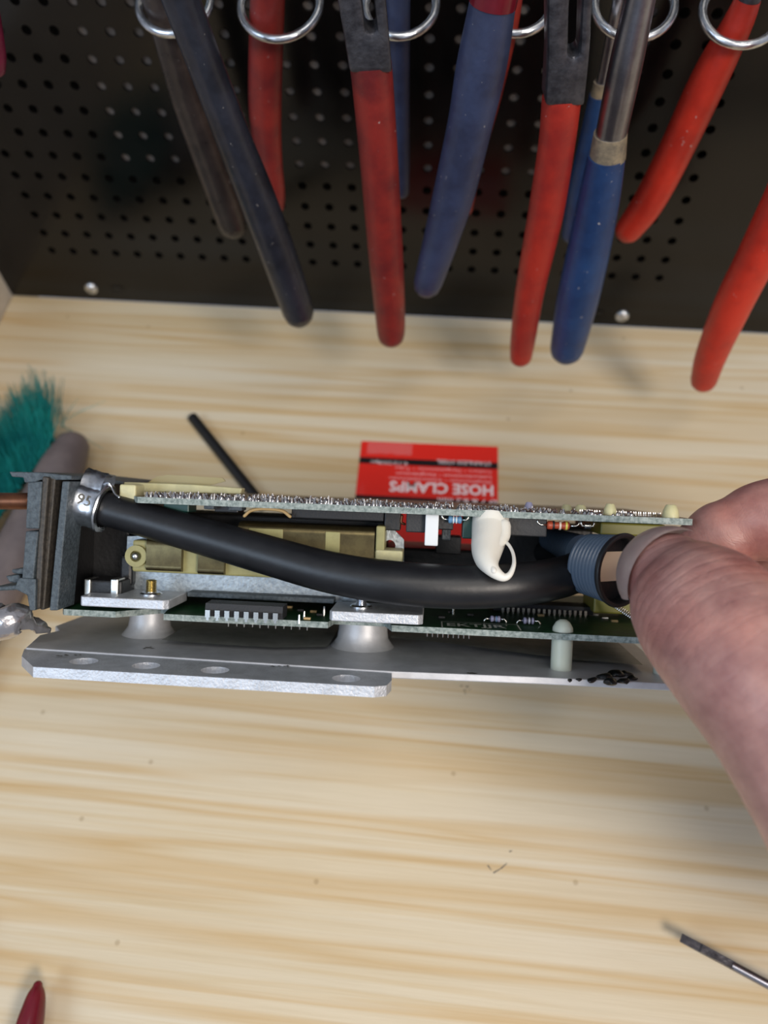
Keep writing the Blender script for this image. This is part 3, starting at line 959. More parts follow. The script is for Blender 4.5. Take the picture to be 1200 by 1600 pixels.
bm = add_prism(bmesh.new(), [(a * MM, b * MM) for a, b in wood_reflection], [], -3.3 * MM, -2.9 * MM, lambda p, q, a: RT2 @ Vector((p, q, a)))
obj('reflection_patch', bm, 'wood_reflection', rt)  # cream band painted in place of the wood's reflection
neck_a, neck_b = L3(858, 842, 34), L3(908, 862, 16)
dirn = (neck_b - neck_a)
pts, rr = [], []
for k in range(40):
    t = k / 39; pts.append(neck_a + dirn * t); rr.append((3.0 + 1.5 * t + (.22 if k % 3 == 0 else 0)) * MM)
obj('ribbed_neck', add_tube(bmesh.new(), pts, rr, 24, 'flat'), 'ribbed', rt, smooth=True, angle=60)

# ---- white sealant drip with thin loop
dtube('sealant_drip', 'sealant', [(767, 808, 4, 4.7), (766, 826, 2.5, 4.7), (764, 842, -.5, 4.4), (761, 858, -4, 3.9), (761, 874, -8, 3.0), (767, 887, -11, 2.0), (777, 897, -12.4, 1.4),
                                  (788, 902, -12.8, 1.0), (797, 897, -12.6, .7), (803, 882, -11, .5), (802, 866, -8, .42), (796, 853, -5, .42), (788, 845, -2.5, .5)], seg=20, cap='end', label='white sealant drip with thin curled loop')
dtube('sealant_fold', 'sealant', [(786, 822, .5, 2.0), (785, 838, -1.6, 1.9), (777, 850, -4.2, 1.6), (769, 862, -7, 1.3), (764, 878, -10.6, 1.0), (772, 892, -13, .8)], seg=14)

# ---- foil at the left end and tar on the tray edge
bm = bmesh.new()
fo_pts = spline([(-60, 968, -4, 5.0), (-20, 972, -6, 5.0), (10, 972, -7, 4.4), (28, 964, -6, 3.6), (45, 972, -4, 2.2), (75, 985, 0, 1.0)], 8)
add_tube(bm, [L3(p[0], p[1], p[2]) for p in fo_pts], [p[3] * MM for p in fo_pts], 22, 'round')
for v in bm.verts:
    nz = mnoise.noise(v.co * 420) + .6 * mnoise.noise(v.co * 900)
    v.co += Vector((nz, nz * .6, nz)) * .55 * MM
obj('foil_wrap', bm, 'foil', unit, smooth=True, angle=30)
bm = bmesh.new()
for (a, b, r) in ((905, 1063, .7), (925, 1064, 1.0), (945, 1060, 1.9), (963, 1056, 2.2), (980, 1055, 1.8), (955, 1067, 1.6), (975, 1066, 1.3), (890, 1065, .6), (988, 1062, 1.2)):
    c = Q(a, b, 0); T = Matrix.Translation(Vector((c[0], c[1] + .5, .1)) * MM)
    bmesh.ops.create_icosphere(bm, subdivisions=3, radius=r * MM, matrix=T @ Matrix.Scale(.55, 4, (0, 0, 1)))
for v in bm.verts:
    nz = mnoise.noise(v.co * 700); v.co += Vector((nz, nz, nz * .5)) * .7 * MM
obj('tar_smear', bm, 'gunk', unit, smooth=True)['label'] = 'black tarry smear on the tray edge'


# ================================================================== THINGS ON THE BENCH
# ---- red card
ZC = 0.0012
cTL, cTR, cBL = on_z(565, 688, ZC), on_z(778, 697, ZC), on_z(565, 850, ZC)
cX = (cTR - cTL).normalized(); cY = Vector((0, 0, 1)).cross(cX).normalized()      # cY points away from the camera
if cY.y < 0: cY = -cY
cW = (cTR - cTL).length; cH = abs((cBL - cTL).dot(cY))
cM = Matrix(((cX.x, cY.x, 0, cTL.x), (cX.y, cY.y, 0, cTL.y), (cX.z, cY.z, 1, 0), (0, 0, 0, 1)))
card = empty('hose_clamp_card', cM)
tag(card, 'red and black HOSE CLAMPS header card lying upside down behind the control unit', 'card')
ibm = cM.inverted()


def cxy(px, py):
    q = ibm @ on_z(px, py, ZC); return q.x, q.y


bm = box(0, cW, -cH, 0, 0.0001, 0.0007)
ZT = 0.00078
obj('card_sheet', bm, 'card_red', card)


def strip(py0, py1):
    y0 = cxy(660, py0)[1]; y1 = cxy(660, py1)[1]
    bm = bmesh.new()
    bm.faces.new([bm.verts.new((x, y, ZT)) for x, y in ((0, y0), (cW, y0), (cW, y1), (0, y1))])
    obj('black_band', bm, 'card_black', card)


strip(717.5, 727); strip(777, 787)


def card_text(s_, px0, px1, py0, py1, m, bold=0.0):
    """upside-down print: starts at px1 (right) and runs left; glyph tops towards the camera"""
    x0, _ = cxy(px0, (py0 + py1) / 2); x1, _ = cxy(px1, (py0 + py1) / 2)
    y0 = cxy((px0 + px1) / 2, py0)[1]; y1 = cxy((px0 + px1) / 2, py1)[1]
    obj('printed_text', text_mesh(s_, lambda a, b: Vector((x1 + (x0 - x1) * a, y0 + (y1 - y0) * b, ZT + 0.00005)), bold), m, card)


card_text('HOSE CLAMPS', 608, 771, 754, 771, 'card_white', 0.03)
card_text('Slangklemmen \u2022 Schlauchklemmen', 608, 769, 746.5, 752, 'card_pink', 0.01)
card_text('Letkunkiristimet \u2022 Slangkl\u00e4mmor', 617, 768, 738.5, 744.5, 'card_pink', 0.01)
card_text('Colliers \u2022 Slangeklemmer \u2022 Tubo', 617, 768, 730, 736, 'card_pink', 0.0)
card_text('STAINLESS STEEL', 682, 767, 719, 725, 'card_white', 0.0)
card_text('4-12/20/8pc', 579, 638, 718.5, 725, 'card_white', 0.0)
card_text('\u00d8 7 & 8.2 mm', 684, 777, 778.5, 786, 'card_white', 0.01)
bm = bmesh.new()                              # crinkled clear wrap along the far edge
nx, ny = 26, 8
rows = []
for i in range(nx + 1):
    rows.append([])
    for j in range(ny + 1):
        x = 0.003 + 0.020 * i / nx; y = -0.001 - 0.0062 * j / ny
        hgt = ZT + 0.0005 + 0.0010 * abs(mnoise.noise(Vector((x * 260 + y * 200, y * 330, 3)))) * math.sin(math.pi * i / nx)
        rows[-1].append(bm.verts.new((x, y, hgt)))
for i in range(nx):
    for j in range(ny): bm.faces.new((rows[i][j], rows[i + 1][j], rows[i + 1][j + 1], rows[i][j + 1]))
obj('clear_wrap', bm, 'wrap', card, smooth=True)

# ---- black plastic rod
bm = bmesh.new()
ra, rb = on_z(300, 651, 0.0026), on_z(412, 792, 0.0026)
dr = (rb - ra).normalized()
rod = add_tube(bm, [ra, ra + dr * .0004, rb], [.0020, .0024, .0024], 20, 'flat')
obj_r = obj('plastic_rod', bm, 'black', smooth=True, angle=40)
tag(obj_r, 'thin straight black rod lying on the bench behind the control unit', 'rod')

# ---- brush with teal bristles
brush = empty('hand_brush', loc=on_z(60, 760, 0))
tag(brush, 'hand brush with teal bristles and grey rounded handle at the left edge', 'brush')
bi = Matrix.Translation(-brush.location)
hp = spline([(112, 700, .0075), (95, 735, .0095), (62, 800, .0098), (20, 880, .0098), (-30, 975, .0095), (-90, 1090, .0085)], 6)
bm = add_tube(bmesh.new(), [on_z(p[0], p[1], .0105) for p in hp], [p[2] for p in hp], 24, 'round', flat=(1.0, .95))
bmesh.ops.transform(bm, matrix=bi, verts=bm.verts[:])
obj('handle', bm, 'brush_grey', brush, smooth=True)
rng = random.Random(5)
bm = bmesh.new()


def bristle(p0, p1, r, bend):
    mid = (p0 + p1) / 2 + bend
    pts = [p0, mid, p1]
    seg = 4
    prev = None
    for k, (c, rr_) in enumerate(zip(pts, (r, r * .9, r * .35))):
        t = (p1 - p0).normalized(); x, y = frame_of(t)
        rg = [bm.verts.new(bi @ (c + (x * math.cos(a * math.pi / 2) + y * math.sin(a * math.pi / 2)) * rr_)) for a in range(seg)]
        if prev:
            for a in range(seg): bm.faces.new((prev[a], prev[(a + 1) % seg], rg[(a + 1) % seg], rg[a]))
        prev = rg
    bm.faces.new(prev)


for k in range(2300):
    t = rng.random() ** .8
    tuft = round(t * 26) / 26 + rng.gauss(0, .008)
    rx, ry = 88 + (-70 - 88) * tuft, 688 + (905 - 688) * tuft
    lay = rng.random()
    root = on_z(rx - 6 + rng.gauss(0, 3), ry + rng.gauss(0, 3), .004 + .013 * lay)
    ln = rng.uniform(.72, 1.0) * (1 - .12 * abs(rng.gauss(0, 1)))
    fan = rng.gauss(0, 16)
    tip = on_z(rx - 26 + fan - 40 * tuft, ry - (122 + 10 * tuft) * ln, .002 + .016 * lay + rng.uniform(-.001, .004))
    if tip.z < .0006: tip.z = .0006
    bristle(root, tip, .00022, Vector((rng.gauss(0, .0012), rng.gauss(0, .0012), 0)))
for (a, b, c, d) in ((92, 662, 166, 626), (95, 668, 122, 622), (100, 655, 90, 600), (96, 665, 162, 702), (100, 668, 84, 598), (90, 660, 96, 590)):
    bristle(on_z(a, b, .008), on_z(c, d, .010), .00018, Vector((0, 0, .001)))
tag(obj('bristles', bm, 'bristle', brush), kind='stuff')

# ---- red tool grip at the lower left corner
gp = spline([(59, 1540, .0014), (57, 1552, .0025), (53, 1572, .0033), (46, 1603, .0040), (35, 1655, .0043), (15, 1740, .0043), (0, 1800, .0040)], 6)
base = on_z(30, 1600, 0)
cut = empty('small_cutters', loc=base)
tag(cut, 'dark red tapered tool grip poking in at the bottom left corner', 'tool')
pts = [on_z(p[0], p[1], .0075) - base for p in gp]
bm = add_tube(bmesh.new(), pts, [p[2] for p in gp], 20, 'round', flat=(1, 1.15))
obj('grip', bm, 'grip_crimson', cut, smooth=True)
e = pts[-1]; dd_ = (pts[-1] - pts[-4]).normalized()
side = dd_.cross(Vector((0, 0, 1))).normalized()
bm = add_tube(bmesh.new(), [e - dd_ * .002, e + dd_ * .012, e + dd_ * .022 + side * .005], [.0028, .0032, .005], 14, 'round')
obj('arm', bm, 'steel', cut, smooth=True)
piv = e + dd_ * .024 + side * .006
bm = add_cyl(bmesh.new(), piv - Vector((0, 0, .0055)), piv + Vector((0, 0, .0045)), .0065, seg=24)
obj('pivot', bm, 'steel', cut, smooth=True, angle=40)
for sg in (-1, 1):
    bm = add_tube(bmesh.new(), [piv + dd_ * .004 + side * sg * .002, piv + dd_ * .014 + side * sg * .0025, piv + dd_ * .024 + side * sg * .0006], [.0035, .003, .0008], 12, 'round')
    obj('jaw', bm, 'steel', cut, smooth=True)
pts2 = [piv - dd_ * .004 + side * .006, piv - dd_ * .03 + side * .02, piv - dd_ * .055 + side * .03]
# second grip stays outside the frame, mirrored about the pivot axis
bm = add_tube(bmesh.new(), [piv - dd_ * .004 - side * -.004, piv - dd_ * .018 + side * .014, piv - dd_ * .045 + side * .024, piv - dd_ * .075 + side * .026], [.003, .0038, .004, .0035], 16, 'round')
obj('grip', bm, 'grip_crimson', cut, smooth=True)

# ---- flat screwdriver at the lower right corner
sd0 = on_z(1064, 1465, .0075); sd1 = on_z(1300, 1592, .0085)
sdd = (sd1 - sd0).normalized(); sds = sdd.cross(Vector((0, 0, 1))).normalized(); sdu = sds.cross(sdd).normalized()
sdr = empty('flat_screwdriver', loc=(sd1.x, sd1.y, 0))
tag(sdr, 'slim flat-blade screwdriver with shiny shaft at the bottom right corner', 'screwdriver')
ob = sdr.location


def sdpt(t, a, b): return sd0 + sdd * t + sds * a + sdu * b - Vector(ob)


bm = bmesh.new()
secs = [(0, .00125, .0003), (.0056, .00125, .0007), (.0062, .00118, .0011), (.0160, .00110, .0011)]
rg = []
for t, wv, hv in secs:
    rg.append([bm.verts.new(sdpt(t, a * wv, b * hv)) for a, b in ((-1, -1), (1, -1), (1, 1), (-1, 1))])
for a, b in zip(rg, rg[1:]):
    for k in range(4): bm.faces.new((a[k], a[(k + 1) % 4], b[(k + 1) % 4], b[k]))
bm.faces.new(rg[0]); bm.faces.new(rg[-1])
obj('blade', bm, 'steel', sdr)
LS = (sd1 - sd0).length
bm = add_cyl(bmesh.new(), sdpt(.0155, 0, 0), sdpt(LS, 0, 0), .00135, seg=18)
obj('shaft', bm, 'chrome', sdr, smooth=True, angle=40)
bm = add_tube(bmesh.new(), [sdpt(LS + t, 0, 0) for t in (0, .002, .006, .012, .05, .075)], [.002, .0045, .0068, .0078, .0078, .006], 16, 'round')
obj('handle', bm, 'grip_crimson', sdr, smooth=True)

# ================================================================== PLIERS ON THE PANEL
def plier(label, front, back, yf, yb, ringpx):
    """front/back: dict(grip=[(px, py, half px)...], mat, steel=[...], steelmat, collar)"""
    items = []
    root = None
    tops = []
    for spec, yy_ in ((front, yf), (back, yb)):
        for key in ('steel', 'collar', 'grip'):
            if key not in spec: continue
            raw = spec[key]
            pts, rad = [], []
            sp_ = spline(raw, 6)
            for q in sp_:
                p = on_y(q[0], q[1], yy_); pts.append(p)
                dep = (p - CPOS).dot(CF); rad.append(q[2] * dep / FPX)
            items.append((key, spec, pts, rad))
    # pivot above the frame
    ftop = items[0][2][0]; btop = [it for it in items if it[1] is back][0][2][0]
    mid = (ftop + btop) / 2
    pivp = Vector((mid.x * .5 + btop.x * .5, (ftop.y + btop.y) / 2, max(ftop.z, btop.z) + 0.030))
    rt_ = empty('pliers', loc=pivp)
    rt_['label'] = label; rt_['category'] = 'pliers'; rt_['group'] = 'pliers hanging on the perforated panel'
    T = Matrix.Translation(-pivp)
    axis = Vector((ftop.x - btop.x, ftop.y - btop.y, 0)).normalized()      # opening direction of the handles
    nrm = axis.cross(Vector((0, 0, 1))).normalized()
    gx = (axis + CR * 0.0)
    for key, spec, pts, rad in items:
        cap = 'end' if key == 'grip' else 'flat'
        f = {'grip': (1.0, .80), 'steel': (1.0, .62), 'collar': (1.0, .82)}[key]
        if spec.get('round'): f = (1, 1)
        bm = bmesh.new()
        if key == 'steel' and spec.get('slot'):
            # forged arm with a through slot
            w = []
            (sa, sb, hw) = spec['slot']
            add_slotted(bm, pts, rad, sa, sb, hw)
            sm = False
        else:
            add_tube(bm, pts, rad, 20, cap if cap != 'flat' else 'flat', flat=f, ref=CR)
            sm = True
        bmesh.ops.transform(bm, matrix=T, verts=bm.verts[:])
        nm = {'grip': 'grip', 'steel': 'arm', 'collar': 'collar'}[key]
        m = spec['mat'] if key == 'grip' else spec.get(key + 'mat', 'steel')
        obj(nm, bm, m, rt_, smooth=True, angle=50 if sm else 30)
    # necks from the handle tops up to the pivot, pivot disc and jaws (all above the frame)
    for spec, top in ((front, ftop), (back, btop)):
        a = top - pivp
        r0 = [it for it in items if it[1] is spec][0][3][0] * .75
        bm = add_tube(bmesh.new(), [a + Vector((0, 0, -.001)), a * .72 + Vector((0, 0, .004)), a * .3, Vector((0, 0, .002))], [r0, r0 * .9, .0062, .0068], 14, 'round', flat=(1, .7))
        obj('arm', bm, 'steel', rt_, smooth=True, angle=50)
    bm = add_cyl(bmesh.new(), -nrm * .0062, nrm * .0062, .0105, seg=28)
    obj('pivot', bm, 'steel', rt_, smooth=True, angle=40)
    for sgn in (-1, 1):
        bm = add_tube(bmesh.new(), [Vector((0, 0, .002)) + axis * sgn * .003, Vector((0, 0, .016)) + axis * sgn * .0052, Vector((0, 0, .045)) + axis * sgn * .0024], [.0065, .0048, .0020], 14, 'round', flat=(1, .9))
        obj('jaw', bm, 'steel', rt_, smooth=True, angle=50)
    return rt_


def add_slotted(bm, pts, rad, sa, sb, hw):
    """flat forged arm: outline from pts/rad, slot between params sa..sb with half width factor hw, offset to the right"""
    th = .0042
    left, right, sl_l, sl_r = [], [], [], []
    n = len(pts)
    for i, (p, r) in enumerate(zip(pts, rad)):
        left.append(p - CR * r); right.append(p + CR * r)
    def interp(t):
        t = t * (n - 1); i = min(int(t), n - 2); f = t - i
        return pts[i].lerp(pts[i + 1], f), rad[i] * (1 - f) + rad[i + 1] * f
    hole = []
    ts = np.linspace(sa, sb, 9)
    for t in ts:
        p, r = interp(t); hole.append(p + CR * r * (.25 - hw))
    p, r = interp(sb + .03); hole.append(p + CR * r * .25)
    for t in ts[::-1]:
        p, r = interp(t); hole.append(p + CR * r * (.25 + hw))
    nrm = CF.copy(); nrm.z = 0; nrm.normalize()
    loops = [left + right[::-1], hole]
    edges = []
    for lp in loops:
        vs = [bm.verts.new(q - nrm * th) for q in lp]
        edges += [bm.edges.new((vs[i], vs[(i + 1) % len(vs)])) for i in range(len(vs))]
    g = bmesh.ops.triangle_fill(bm, use_beauty=True, use_dissolve=False, edges=edges)
    faces = [x for x in g['geom'] if isinstance(x, bmesh.types.BMFace)]
    g = bmesh.ops.extrude_face_region(bm, geom=faces)
    bmesh.ops.translate(bm, vec=nrm * 2 * th, verts=[v for v in g['geom'] if isinstance(v, bmesh.types.BMVert)])
    es = [e for e in bm.edges if len(e.link_faces) == 2 and e.calc_face_angle(0) > 0.8]
    bmesh.ops.bevel(bm, geom=es, offset=.0009, segments=2, affect='EDGES', profile=.5)


YF, YB = D - 0.066, D - 0.034
plier('black-handled pliers with smoky grey rear grip, leftmost fully shown on panel',
      dict(grip=[(262, -60, 31), (283, 0, 30), (327, 117, 28), (365, 217, 28), (400, 305, 29), (436, 400, 28), (463, 478, 25), (466, 488, 24)], mat='grip_black', round=True),
      dict(grip=[(238, -30, 25), (262, 50, 25), (290, 150, 24), (326, 250, 24), (355, 330, 23), (363, 352, 22)], mat='grip_grey'), YF, YB, 273)
plier('red-handled pliers with slotted grey steel arm, left of the blue-handled ones',
      dict(steel=[(558, -60, 39), (566, 0, 37), (572, 45, 35), (579, 102, 33)], slot=(.0, .62, .26),
           grip=[(579, 98, 33), (584, 150, 32), (592, 250, 30), (603, 400, 27), (610, 500, 23), (611, 524, 21)], mat='grip_red'),
      dict(grip=[(420, -40, 27), (418, 0, 27), (414, 150, 26), (418, 230, 22), (428, 300, 17), (431, 322, 13)], mat='grip_red'), YF, YB, 437)
plier('blue-handled pliers with a crimson collar and blue rear grip',
      dict(collar=[(786, -60, 39), (776, -20, 38), (770, 6, 38)], collarmat='grip_crimson',
           grip=[(770, 4, 37), (753, 100, 40), (736, 187, 36), (710, 300, 33), (689, 375, 28), (671, 435, 23), (668, 446, 21)], mat='grip_blue'),
      dict(grip=[(621, -40, 20), (622, 0, 19), (625, 150, 15), (627, 250, 13), (628, 300, 11)], mat='grip_blue'), YF, YB, 628)
plier('red-handled pliers with slotted grey steel arm, right of the blue-handled ones',
      dict(steel=[(892, -60, 36), (887, 0, 34), (885, 75, 32), (879, 153, 30)], slot=(.0, .66, .30),
           grip=[(878, 150, 31), (870, 225, 29), (852, 337, 28), (829, 450, 23), (818, 525, 20), (814, 558, 17)], mat='grip_red_b'),
      dict(grip=[(800, -30, 20), (790, 40, 20), (764, 150, 20), (742, 225, 20), (729, 300, 15), (727, 326, 12)], mat='grip_red_b'), YF, YB, 810)
plier('blue-handled pliers with round polished steel arms',
      dict(steel=[(1014, -60, 25), (1000, 0, 24), (978, 100, 26), (954, 214, 24)], steelmat='chrome',
           collar=[(954, 208, 26), (949, 246, 28)], collarmat='worn_tan',
           grip=[(948, 242, 29), (936, 310, 32), (919, 394, 33), (902, 470, 32), (888, 535, 27), (886, 544, 26)], mat='grip_blue_b', round=True),
      dict(steel=[(976, -40, 10), (966, 0, 9), (945, 110, 9), (940, 132, 10)], steelmat='chrome', collar=[(940, 128, 12), (936, 150, 14)], collarmat='worn_tan',
           grip=[(936, 148, 15), (924, 220, 19), (908, 300, 21), (893, 365, 15)], mat='grip_blue_b', round=True), YF, YB, 990)
plier('bright red-handled pliers at the right edge',
      dict(grip=[(1322, 60, 32), (1284, 160, 32), (1240, 276, 32), (1186, 394, 31), (1147, 472, 29), (1113, 551, 24), (1100, 593, 20)], mat='grip_red_c', round=True),
      dict(steel=[(1184, -40, 18), (1168, 2, 19)], grip=[(1169, -2, 20), (1151, 40, 24), (1110, 120, 29), (1055, 237, 27), (1014, 315, 25), (983, 358, 21)], mat='grip_red_c', round=True), YF, YB, 1155)
plier('dark magenta handled pliers mostly cut off at the top left corner',
      dict(grip=[(-40, -60, 24), (-24, 20, 23), (-12, 80, 20), (-8, 104, 16)], mat='grip_magenta'),
      dict(grip=[(-70, -60, 22), (-60, 0, 22), (-50, 60, 20)], mat='grip_magenta'), YF, YB, -20)

# ---- wire ring hooks on the panel
def ring_hook(px, py, w, label):
    yc = D - 0.032
    c = on_y(px, py, yc)
    dep = (c - CPOS).dot(CF)
    r = w * dep / FPX
    tilt = math.radians(-20)
    o = empty('ring_hook', loc=(c.x, D, c.z))
    o['label'] = label; o['category'] = 'hook'; o['group'] = 'wire ring hooks on the panel'
    bm = bmesh.new()
    pts = []
    n = 40
    for k in range(n + 1):
        a = 2 * math.pi * k / n
        pts.append(Vector((r * math.cos(a), (c.y - D) + r * math.sin(a) * math.cos(tilt), r * math.sin(a) * -math.sin(tilt))))
    ringv = []
    for k in range(n):
        p = pts[k]; t = (pts[(k + 1) % n] - pts[k - 1]).normalized()
        rad = (p - Vector((0, c.y - D, 0))).normalized(); b = t.cross(rad).normalized()
        ringv.append([bm.verts.new(p + (rad * math.cos(q * math.pi / 5) + b * math.sin(q * math.pi / 5)) * .00135) for q in range(10)])
    for k in range(n):
        a, b = ringv[k], ringv[(k + 1) % n]
        for q in range(10): bm.faces.new((a[q], a[(q + 1) % 10], b[(q + 1) % 10], b[q]))
    obj('ring', bm, 'zinc', o, smooth=True)
    yr = (c.y - D) + r * math.cos(tilt); zr = r * -math.sin(tilt)
    bm = add_tube(bmesh.new(), [Vector((0, yr, zr)), Vector((0, yr * .6, zr + .001)), Vector((0, 0.001, zr + .0012))], [.00135] * 3, 10, 'flat')
    obj('stem', bm, 'zinc', o, smooth=True)
    bm = box(-.006, .006, -.0016, -.0001, zr - .008, zr + .012, bev=.0005)
    obj('mounting_plate', bm, 'zinc', o)
    return o


for px, py, w, lb_ in ((273, 4, 57, 'zinc wire ring holding the black-handled pliers'), (438, 8, 62, 'zinc wire ring around the red grip beside the black handle'),
                       (626, 10, 55, 'zinc wire ring behind the left slotted red-handled pliers'), (808, 8, 52, 'zinc wire ring behind the blue-handled pliers with crimson collar'),
                       (991, 8, 61, 'zinc wire ring around the polished steel arms'), (1158, 20, 59, 'zinc wire ring around the rightmost red grip')):
    ring_hook(px, py, w, lb_)


# ================================================================== HAND
def skin_material():
    m = bpy.data.materials.new('skin'); m.use_nodes = True
    nt = m.node_tree; N = nt.nodes; L = nt.links; b = N['Principled BSDF']
    tc = N.new('ShaderNodeTexCoord')

    def noise(scale, detail=4, rough=.6):
        n = N.new('ShaderNodeTexNoise'); n.inputs['Scale'].default_value = scale; n.inputs['Detail'].default_value = detail
        n.inputs['Roughness'].default_value = rough
        L.new(tc.outputs['Object'], n.inputs['Vector']); return n.outputs['Fac']
    r = N.new('ShaderNodeValToRGB'); cr = r.color_ramp
    cr.elements[0].position = .32; cr.elements[0].color = (*lin((150, 105, 101)), 1)
    cr.elements[1].position = .68; cr.elements[1].color = (*lin((192, 148, 138)), 1)
    L.new(noise(85, 5, .65), r.inputs[0])
    r2 = N.new('ShaderNodeValToRGB'); cr = r2.color_ramp
    cr.elements[0].position = .50; cr.elements[0].color = (1, 1, 1, 1)
    cr.elements[1].position = .66; cr.elements[1].color = (1.0, .80, .76, 1)
    L.new(noise(34, 2), r2.inputs[0])
    mx = N.new('ShaderNodeMix'); mx.data_type = 'RGBA'; mx.blend_type = 'MULTIPLY'; mx.inputs['Factor'].default_value = 1
    L.new(r.outputs[0], mx.inputs['A']); L.new(r2.outputs[0], mx.inputs['B']); L.new(mx.outputs['Result'], b.inputs['Base Color'])
    b.inputs['Roughness'].default_value = .42
    b.inputs['Subsurface Weight'].default_value = .25; b.inputs['Subsurface Radius'].default_value = (1, .35, .22)
    b.inputs['Subsurface Scale'].default_value = .002
    # creases: rings along each finger (attribute 'along', metres from the tip) broken up by noise, plus fine ridges
    at = N.new('ShaderNodeAttribute'); at.attribute_name = 'along'

    def math_(op, a, bb):
        x = N.new('ShaderNodeMath'); x.operation = op
        for k, v in enumerate((a, bb)):
            if isinstance(v, (int, float)): x.inputs[k].default_value = v
            else: L.new(v, x.inputs[k])
        return x.outputs[0]
    nz = noise(55, 2)
    t = math_('ADD', at.outputs['Fac'], math_('MULTIPLY', nz, .0035))
    w = math_('SINE', math_('MULTIPLY', t, 1250), 0.0)
    crease = math_('POWER', math_('ABSOLUTE', w, 0.0), .22)
    amp = math_('MULTIPLY', crease, noise(160, 2))
    fine = math_('MULTIPLY', math_('SINE', math_('MULTIPLY', math_('ADD', at.outputs['Fac'], math_('MULTIPLY', noise(60, 2), .02)), 9000), 0.0), .06)
    h = math_('ADD', math_('ADD', amp, fine), math_('MULTIPLY', noise(1100, 3), .22))
    ac = N.new('ShaderNodeAttribute'); ac.attribute_name = 'creased'
    h = math_('MULTIPLY', h, ac.outputs['Fac'])
    bp = N.new('ShaderNodeBump'); bp.inputs['Strength'].default_value = .55; bp.inputs['Distance'].default_value = .0007
    L.new(h, bp.inputs['Height']); L.new(bp.outputs[0], b.inputs['Normal'])
    return m


M['skin'] = skin_material()
M['nail'] = mat('finger_nail', (196, 178, 172), 0.3, 0, 0.5, rgb2=(184, 160, 156), vscale=120, sss=0.2)

THUMB = [(1047, 903, .1735, 10.2), (1062, 917, .171, 12.0), (1080, 937, .167, 13.6), (1106, 964, .162, 14.9), (1165, 1033, .152, 15.1), (1235, 1120, .145, 15.2), (1310, 1220, .140, 16.6), (1400, 1330, .140, 20), (1500, 1400, .145, 23)]
INDEX = [(1085, 862, .205, 7.4), (1108, 850, .204, 8.8), (1130, 838, .203, 9.4), (1152, 828, .202, 8.9), (1180, 818, .201, 10.2), (1215, 812, .200, 10.9), (1300, 800, .194, 10.6), (1400, 830, .186, 11.2), (1500, 930, .178, 12.5), (1570, 1050, .172, 15)]
MIDDLE = [(1190, 905, .216, 7.5), (1260, 885, .213, 9.5), (1340, 880, .208, 10.2), (1440, 900, .200, 10.8), (1540, 990, .192, 12), (1620, 1110, .182, 15)]
RINGF = [(1260, 985, .222, 7.2), (1320, 965, .220, 9.2), (1400, 965, .214, 9.8), (1500, 1000, .206, 10.4), (1600, 1080, .197, 12), (1670, 1190, .186, 15)]
LITTLE = [(1340, 1065, .224, 6.4), (1400, 1050, .222, 8), (1480, 1060, .217, 8.6), (1570, 1100, .208, 9.4), (1660, 1180, .198, 11), (1720, 1280, .188, 14)]
PALM = [[(1560, 1050, .172, 15), (1590, 1250, .165, 20), (1640, 1440, .160, 22)], [(1620, 1110, .182, 15), (1650, 1290, .172, 19), (1700, 1470, .165, 22)],
        [(1720, 1280, .188, 14), (1740, 1400, .180, 18), (1770, 1520, .170, 21)], [(1500, 1400, .145, 22), (1600, 1450, .155, 23), (1740, 1540, .160, 24)],
        [(1640, 1380, .162, 22), (1840, 1450, .158, 26), (2080, 1510, .155, 27), (2600, 1620, .150, 32), (3200, 1740, .148, 36)]]


def chain3(ch, n=7):
    return [(at_depth(p[0], p[1], p[2]), p[3] * MM) for p in spline(ch, n)]


hbm = bmesh.new()
spines = []
for ch in [THUMB, INDEX, MIDDLE, RINGF, LITTLE] + PALM:
    c3 = chain3(ch)
    spines.append(c3)
    add_tube(hbm, [p for p, _ in c3], [r for _, r in c3], 24, 'round')
person = obj('person', hbm, 'skin', smooth=True)
tag(person, 'bare hand reaching in from the right edge, thumb and finger gripping the control unit', 'person')
rm = person.modifiers.new('remesh', 'REMESH'); rm.mode = 'VOXEL'; rm.voxel_size = 0.0010; rm.use_smooth_shade = True
sm_ = person.modifiers.new('smooth', 'SMOOTH'); sm_.factor = .5; sm_.iterations = 10
dg = bpy.context.evaluated_depsgraph_get(); dg.update()
nm = bpy.data.meshes.new_from_object(person.evaluated_get(dg))
person.modifiers.clear(); person.data = nm
nm.materials.clear(); nm.materials.append(M['skin'])
co = np.zeros(len(nm.vertices) * 3); nm.vertices.foreach_get('co', co); co = co.reshape(-1, 3)
best = np.full(len(co), 1e9); along = np.zeros(len(co))
for c3 in spines[:5]:
    s_ = 0.0
    for (p, r), (p2, r2) in zip(c3, c3[1:]):
        a = np.array(p); d = np.array(p2 - p); ln = np.linalg.norm(d)
        t = np.clip(((co - a) @ d) / (ln * ln), 0, 1)
        dist = np.linalg.norm(co - a - t[:, None] * d, axis=1) - r
        tt = ((co - a) @ d) / (ln * ln)
        upd = dist < best
        best[upd] = dist[upd]; along[upd] = s_ + np.minimum(tt, 1)[upd] * ln
        s_ += ln
soft = np.zeros(len(co)); s0 = np.array([tuple(p) for p, _ in spines[0]])
for p in s0: soft = np.maximum(soft, np.linalg.norm(co - p, axis=1) < .0195)
soft = np.where(soft > 0, .30 + .70 * np.clip((.030 - along) / .018, 0, 1), .25)
at2 = nm.attributes.new('creased', 'FLOAT', 'POINT'); at2.data.foreach_set('value', soft.astype(np.float32))
att = nm.attributes.new('along', 'FLOAT', 'POINT'); att.data.foreach_set('value', along.astype(np.float32))
for p in nm.polygons: p.use_smooth = True

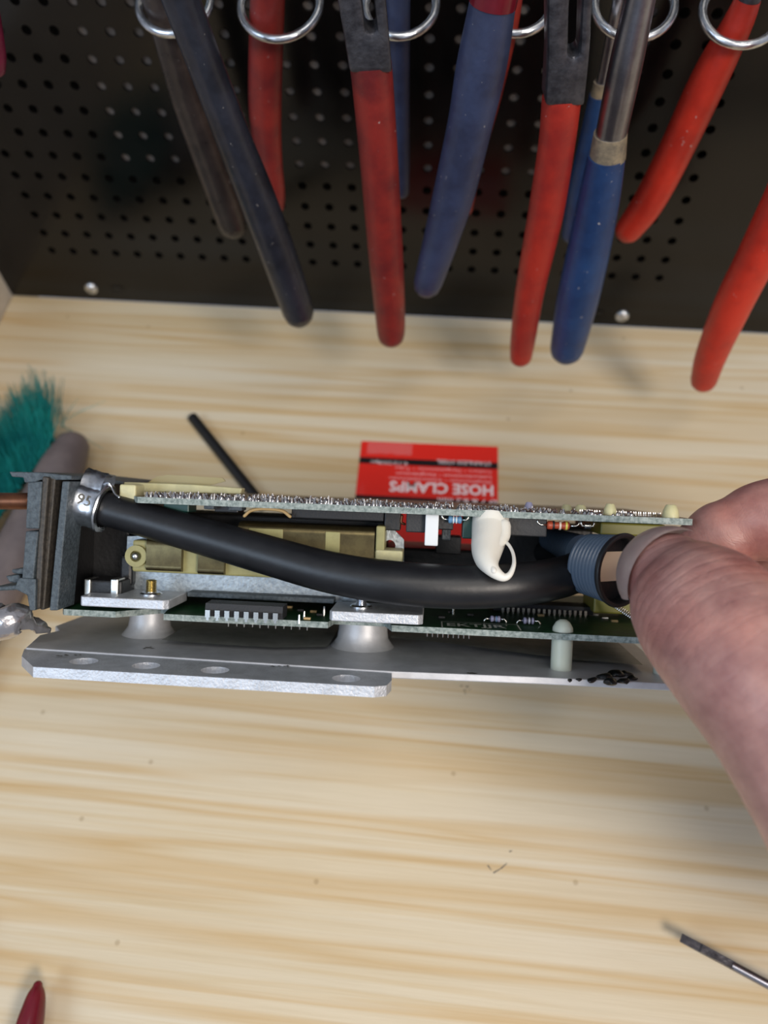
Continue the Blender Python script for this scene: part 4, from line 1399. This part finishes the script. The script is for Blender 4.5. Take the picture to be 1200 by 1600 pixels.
# thumb nail: curved plate wrapping the upper left of the tip
t0 = spines[0][0][0] - CD * .0002
bm = bmesh.new(); rows = []
for k in range(25):
    f_ = k / 24
    ph = math.radians(66 + 140 * f_)
    row = []
    for i in range(11):
        th0 = 62 + 16 * (2 * f_ - 1) ** 2
        th = math.radians(th0 + (128 - th0) * i / 10)
        rr_ = .0112 + .0004 * i / 10
        row.append(bm.verts.new(t0 + (CR * math.cos(ph) - CD * math.sin(ph)) * math.sin(th) * rr_ - CF * math.cos(th) * rr_))
    rows.append(row)
for a, b in zip(rows, rows[1:]):
    for k in range(10): bm.faces.new((a[k], a[k + 1], b[k + 1], b[k]))
bmesh.ops.solidify(bm, geom=bm.faces[:], thickness=-0.0006)
obj('thumb_nail', bm, 'nail', person, smooth=True, angle=60)

# ---- small marks
def mark(name, pts3, m, parent):
    bm = bmesh.new()
    for poly in pts3: bm.faces.new([bm.verts.new(p) for p in poly])
    return obj(name, bm, m, parent)


rng = random.Random(9)
for cx_, cy_, wd in ((446, 1041, 22), (108, 1024, 18), (735, 1052, 14), (232, 1012, 6), (985, 1060, 10)):
    polys = []
    for k in range(7):
        a, b = cx_ + rng.uniform(-wd, wd), cy_ + rng.uniform(-1.2, 1.2)
        polys.append([board_pt(a + rng.uniform(2, 5) * c_, b + rng.uniform(.4, 1.0) * d_, .06 if cy_ > 1030 and cx_ < 500 else .06) for c_, d_ in ((-1, 0), (0, 1), (1, 0), (0, -1))])
    mark('scratch', polys, 'engraved', tray)
polys = []
for (a, b, r) in ((721, 1071, 3), (730, 1072, 3.4), (726, 1078, 3), (727, 1083, 2.2), (734, 1077, 2)):
    polys.append([on_z(a + r * c_, b + r * d_ * .8, .00015) for c_, d_ in ((-1, -.3), (0, 1), (1, -.5), (.1, .2))])
mark('pencil_mark', polys, 'engraved', bench)
polys = []
for (a, b, c_, d_) in ((771, 1364, 783, 1357), (783, 1357, 792, 1349), (762, 1352, 768, 1360), (796, 1331, 800, 1329)):
    p, q = on_z(a, b, .00015), on_z(c_, d_, .00015); n_ = (q - p).normalized().cross(Vector((0, 0, 1))) * .00022
    polys.append([p - n_, q - n_ * .4, q + n_ * .4, p + n_])
mark('dent', polys, 'engraved', bench)
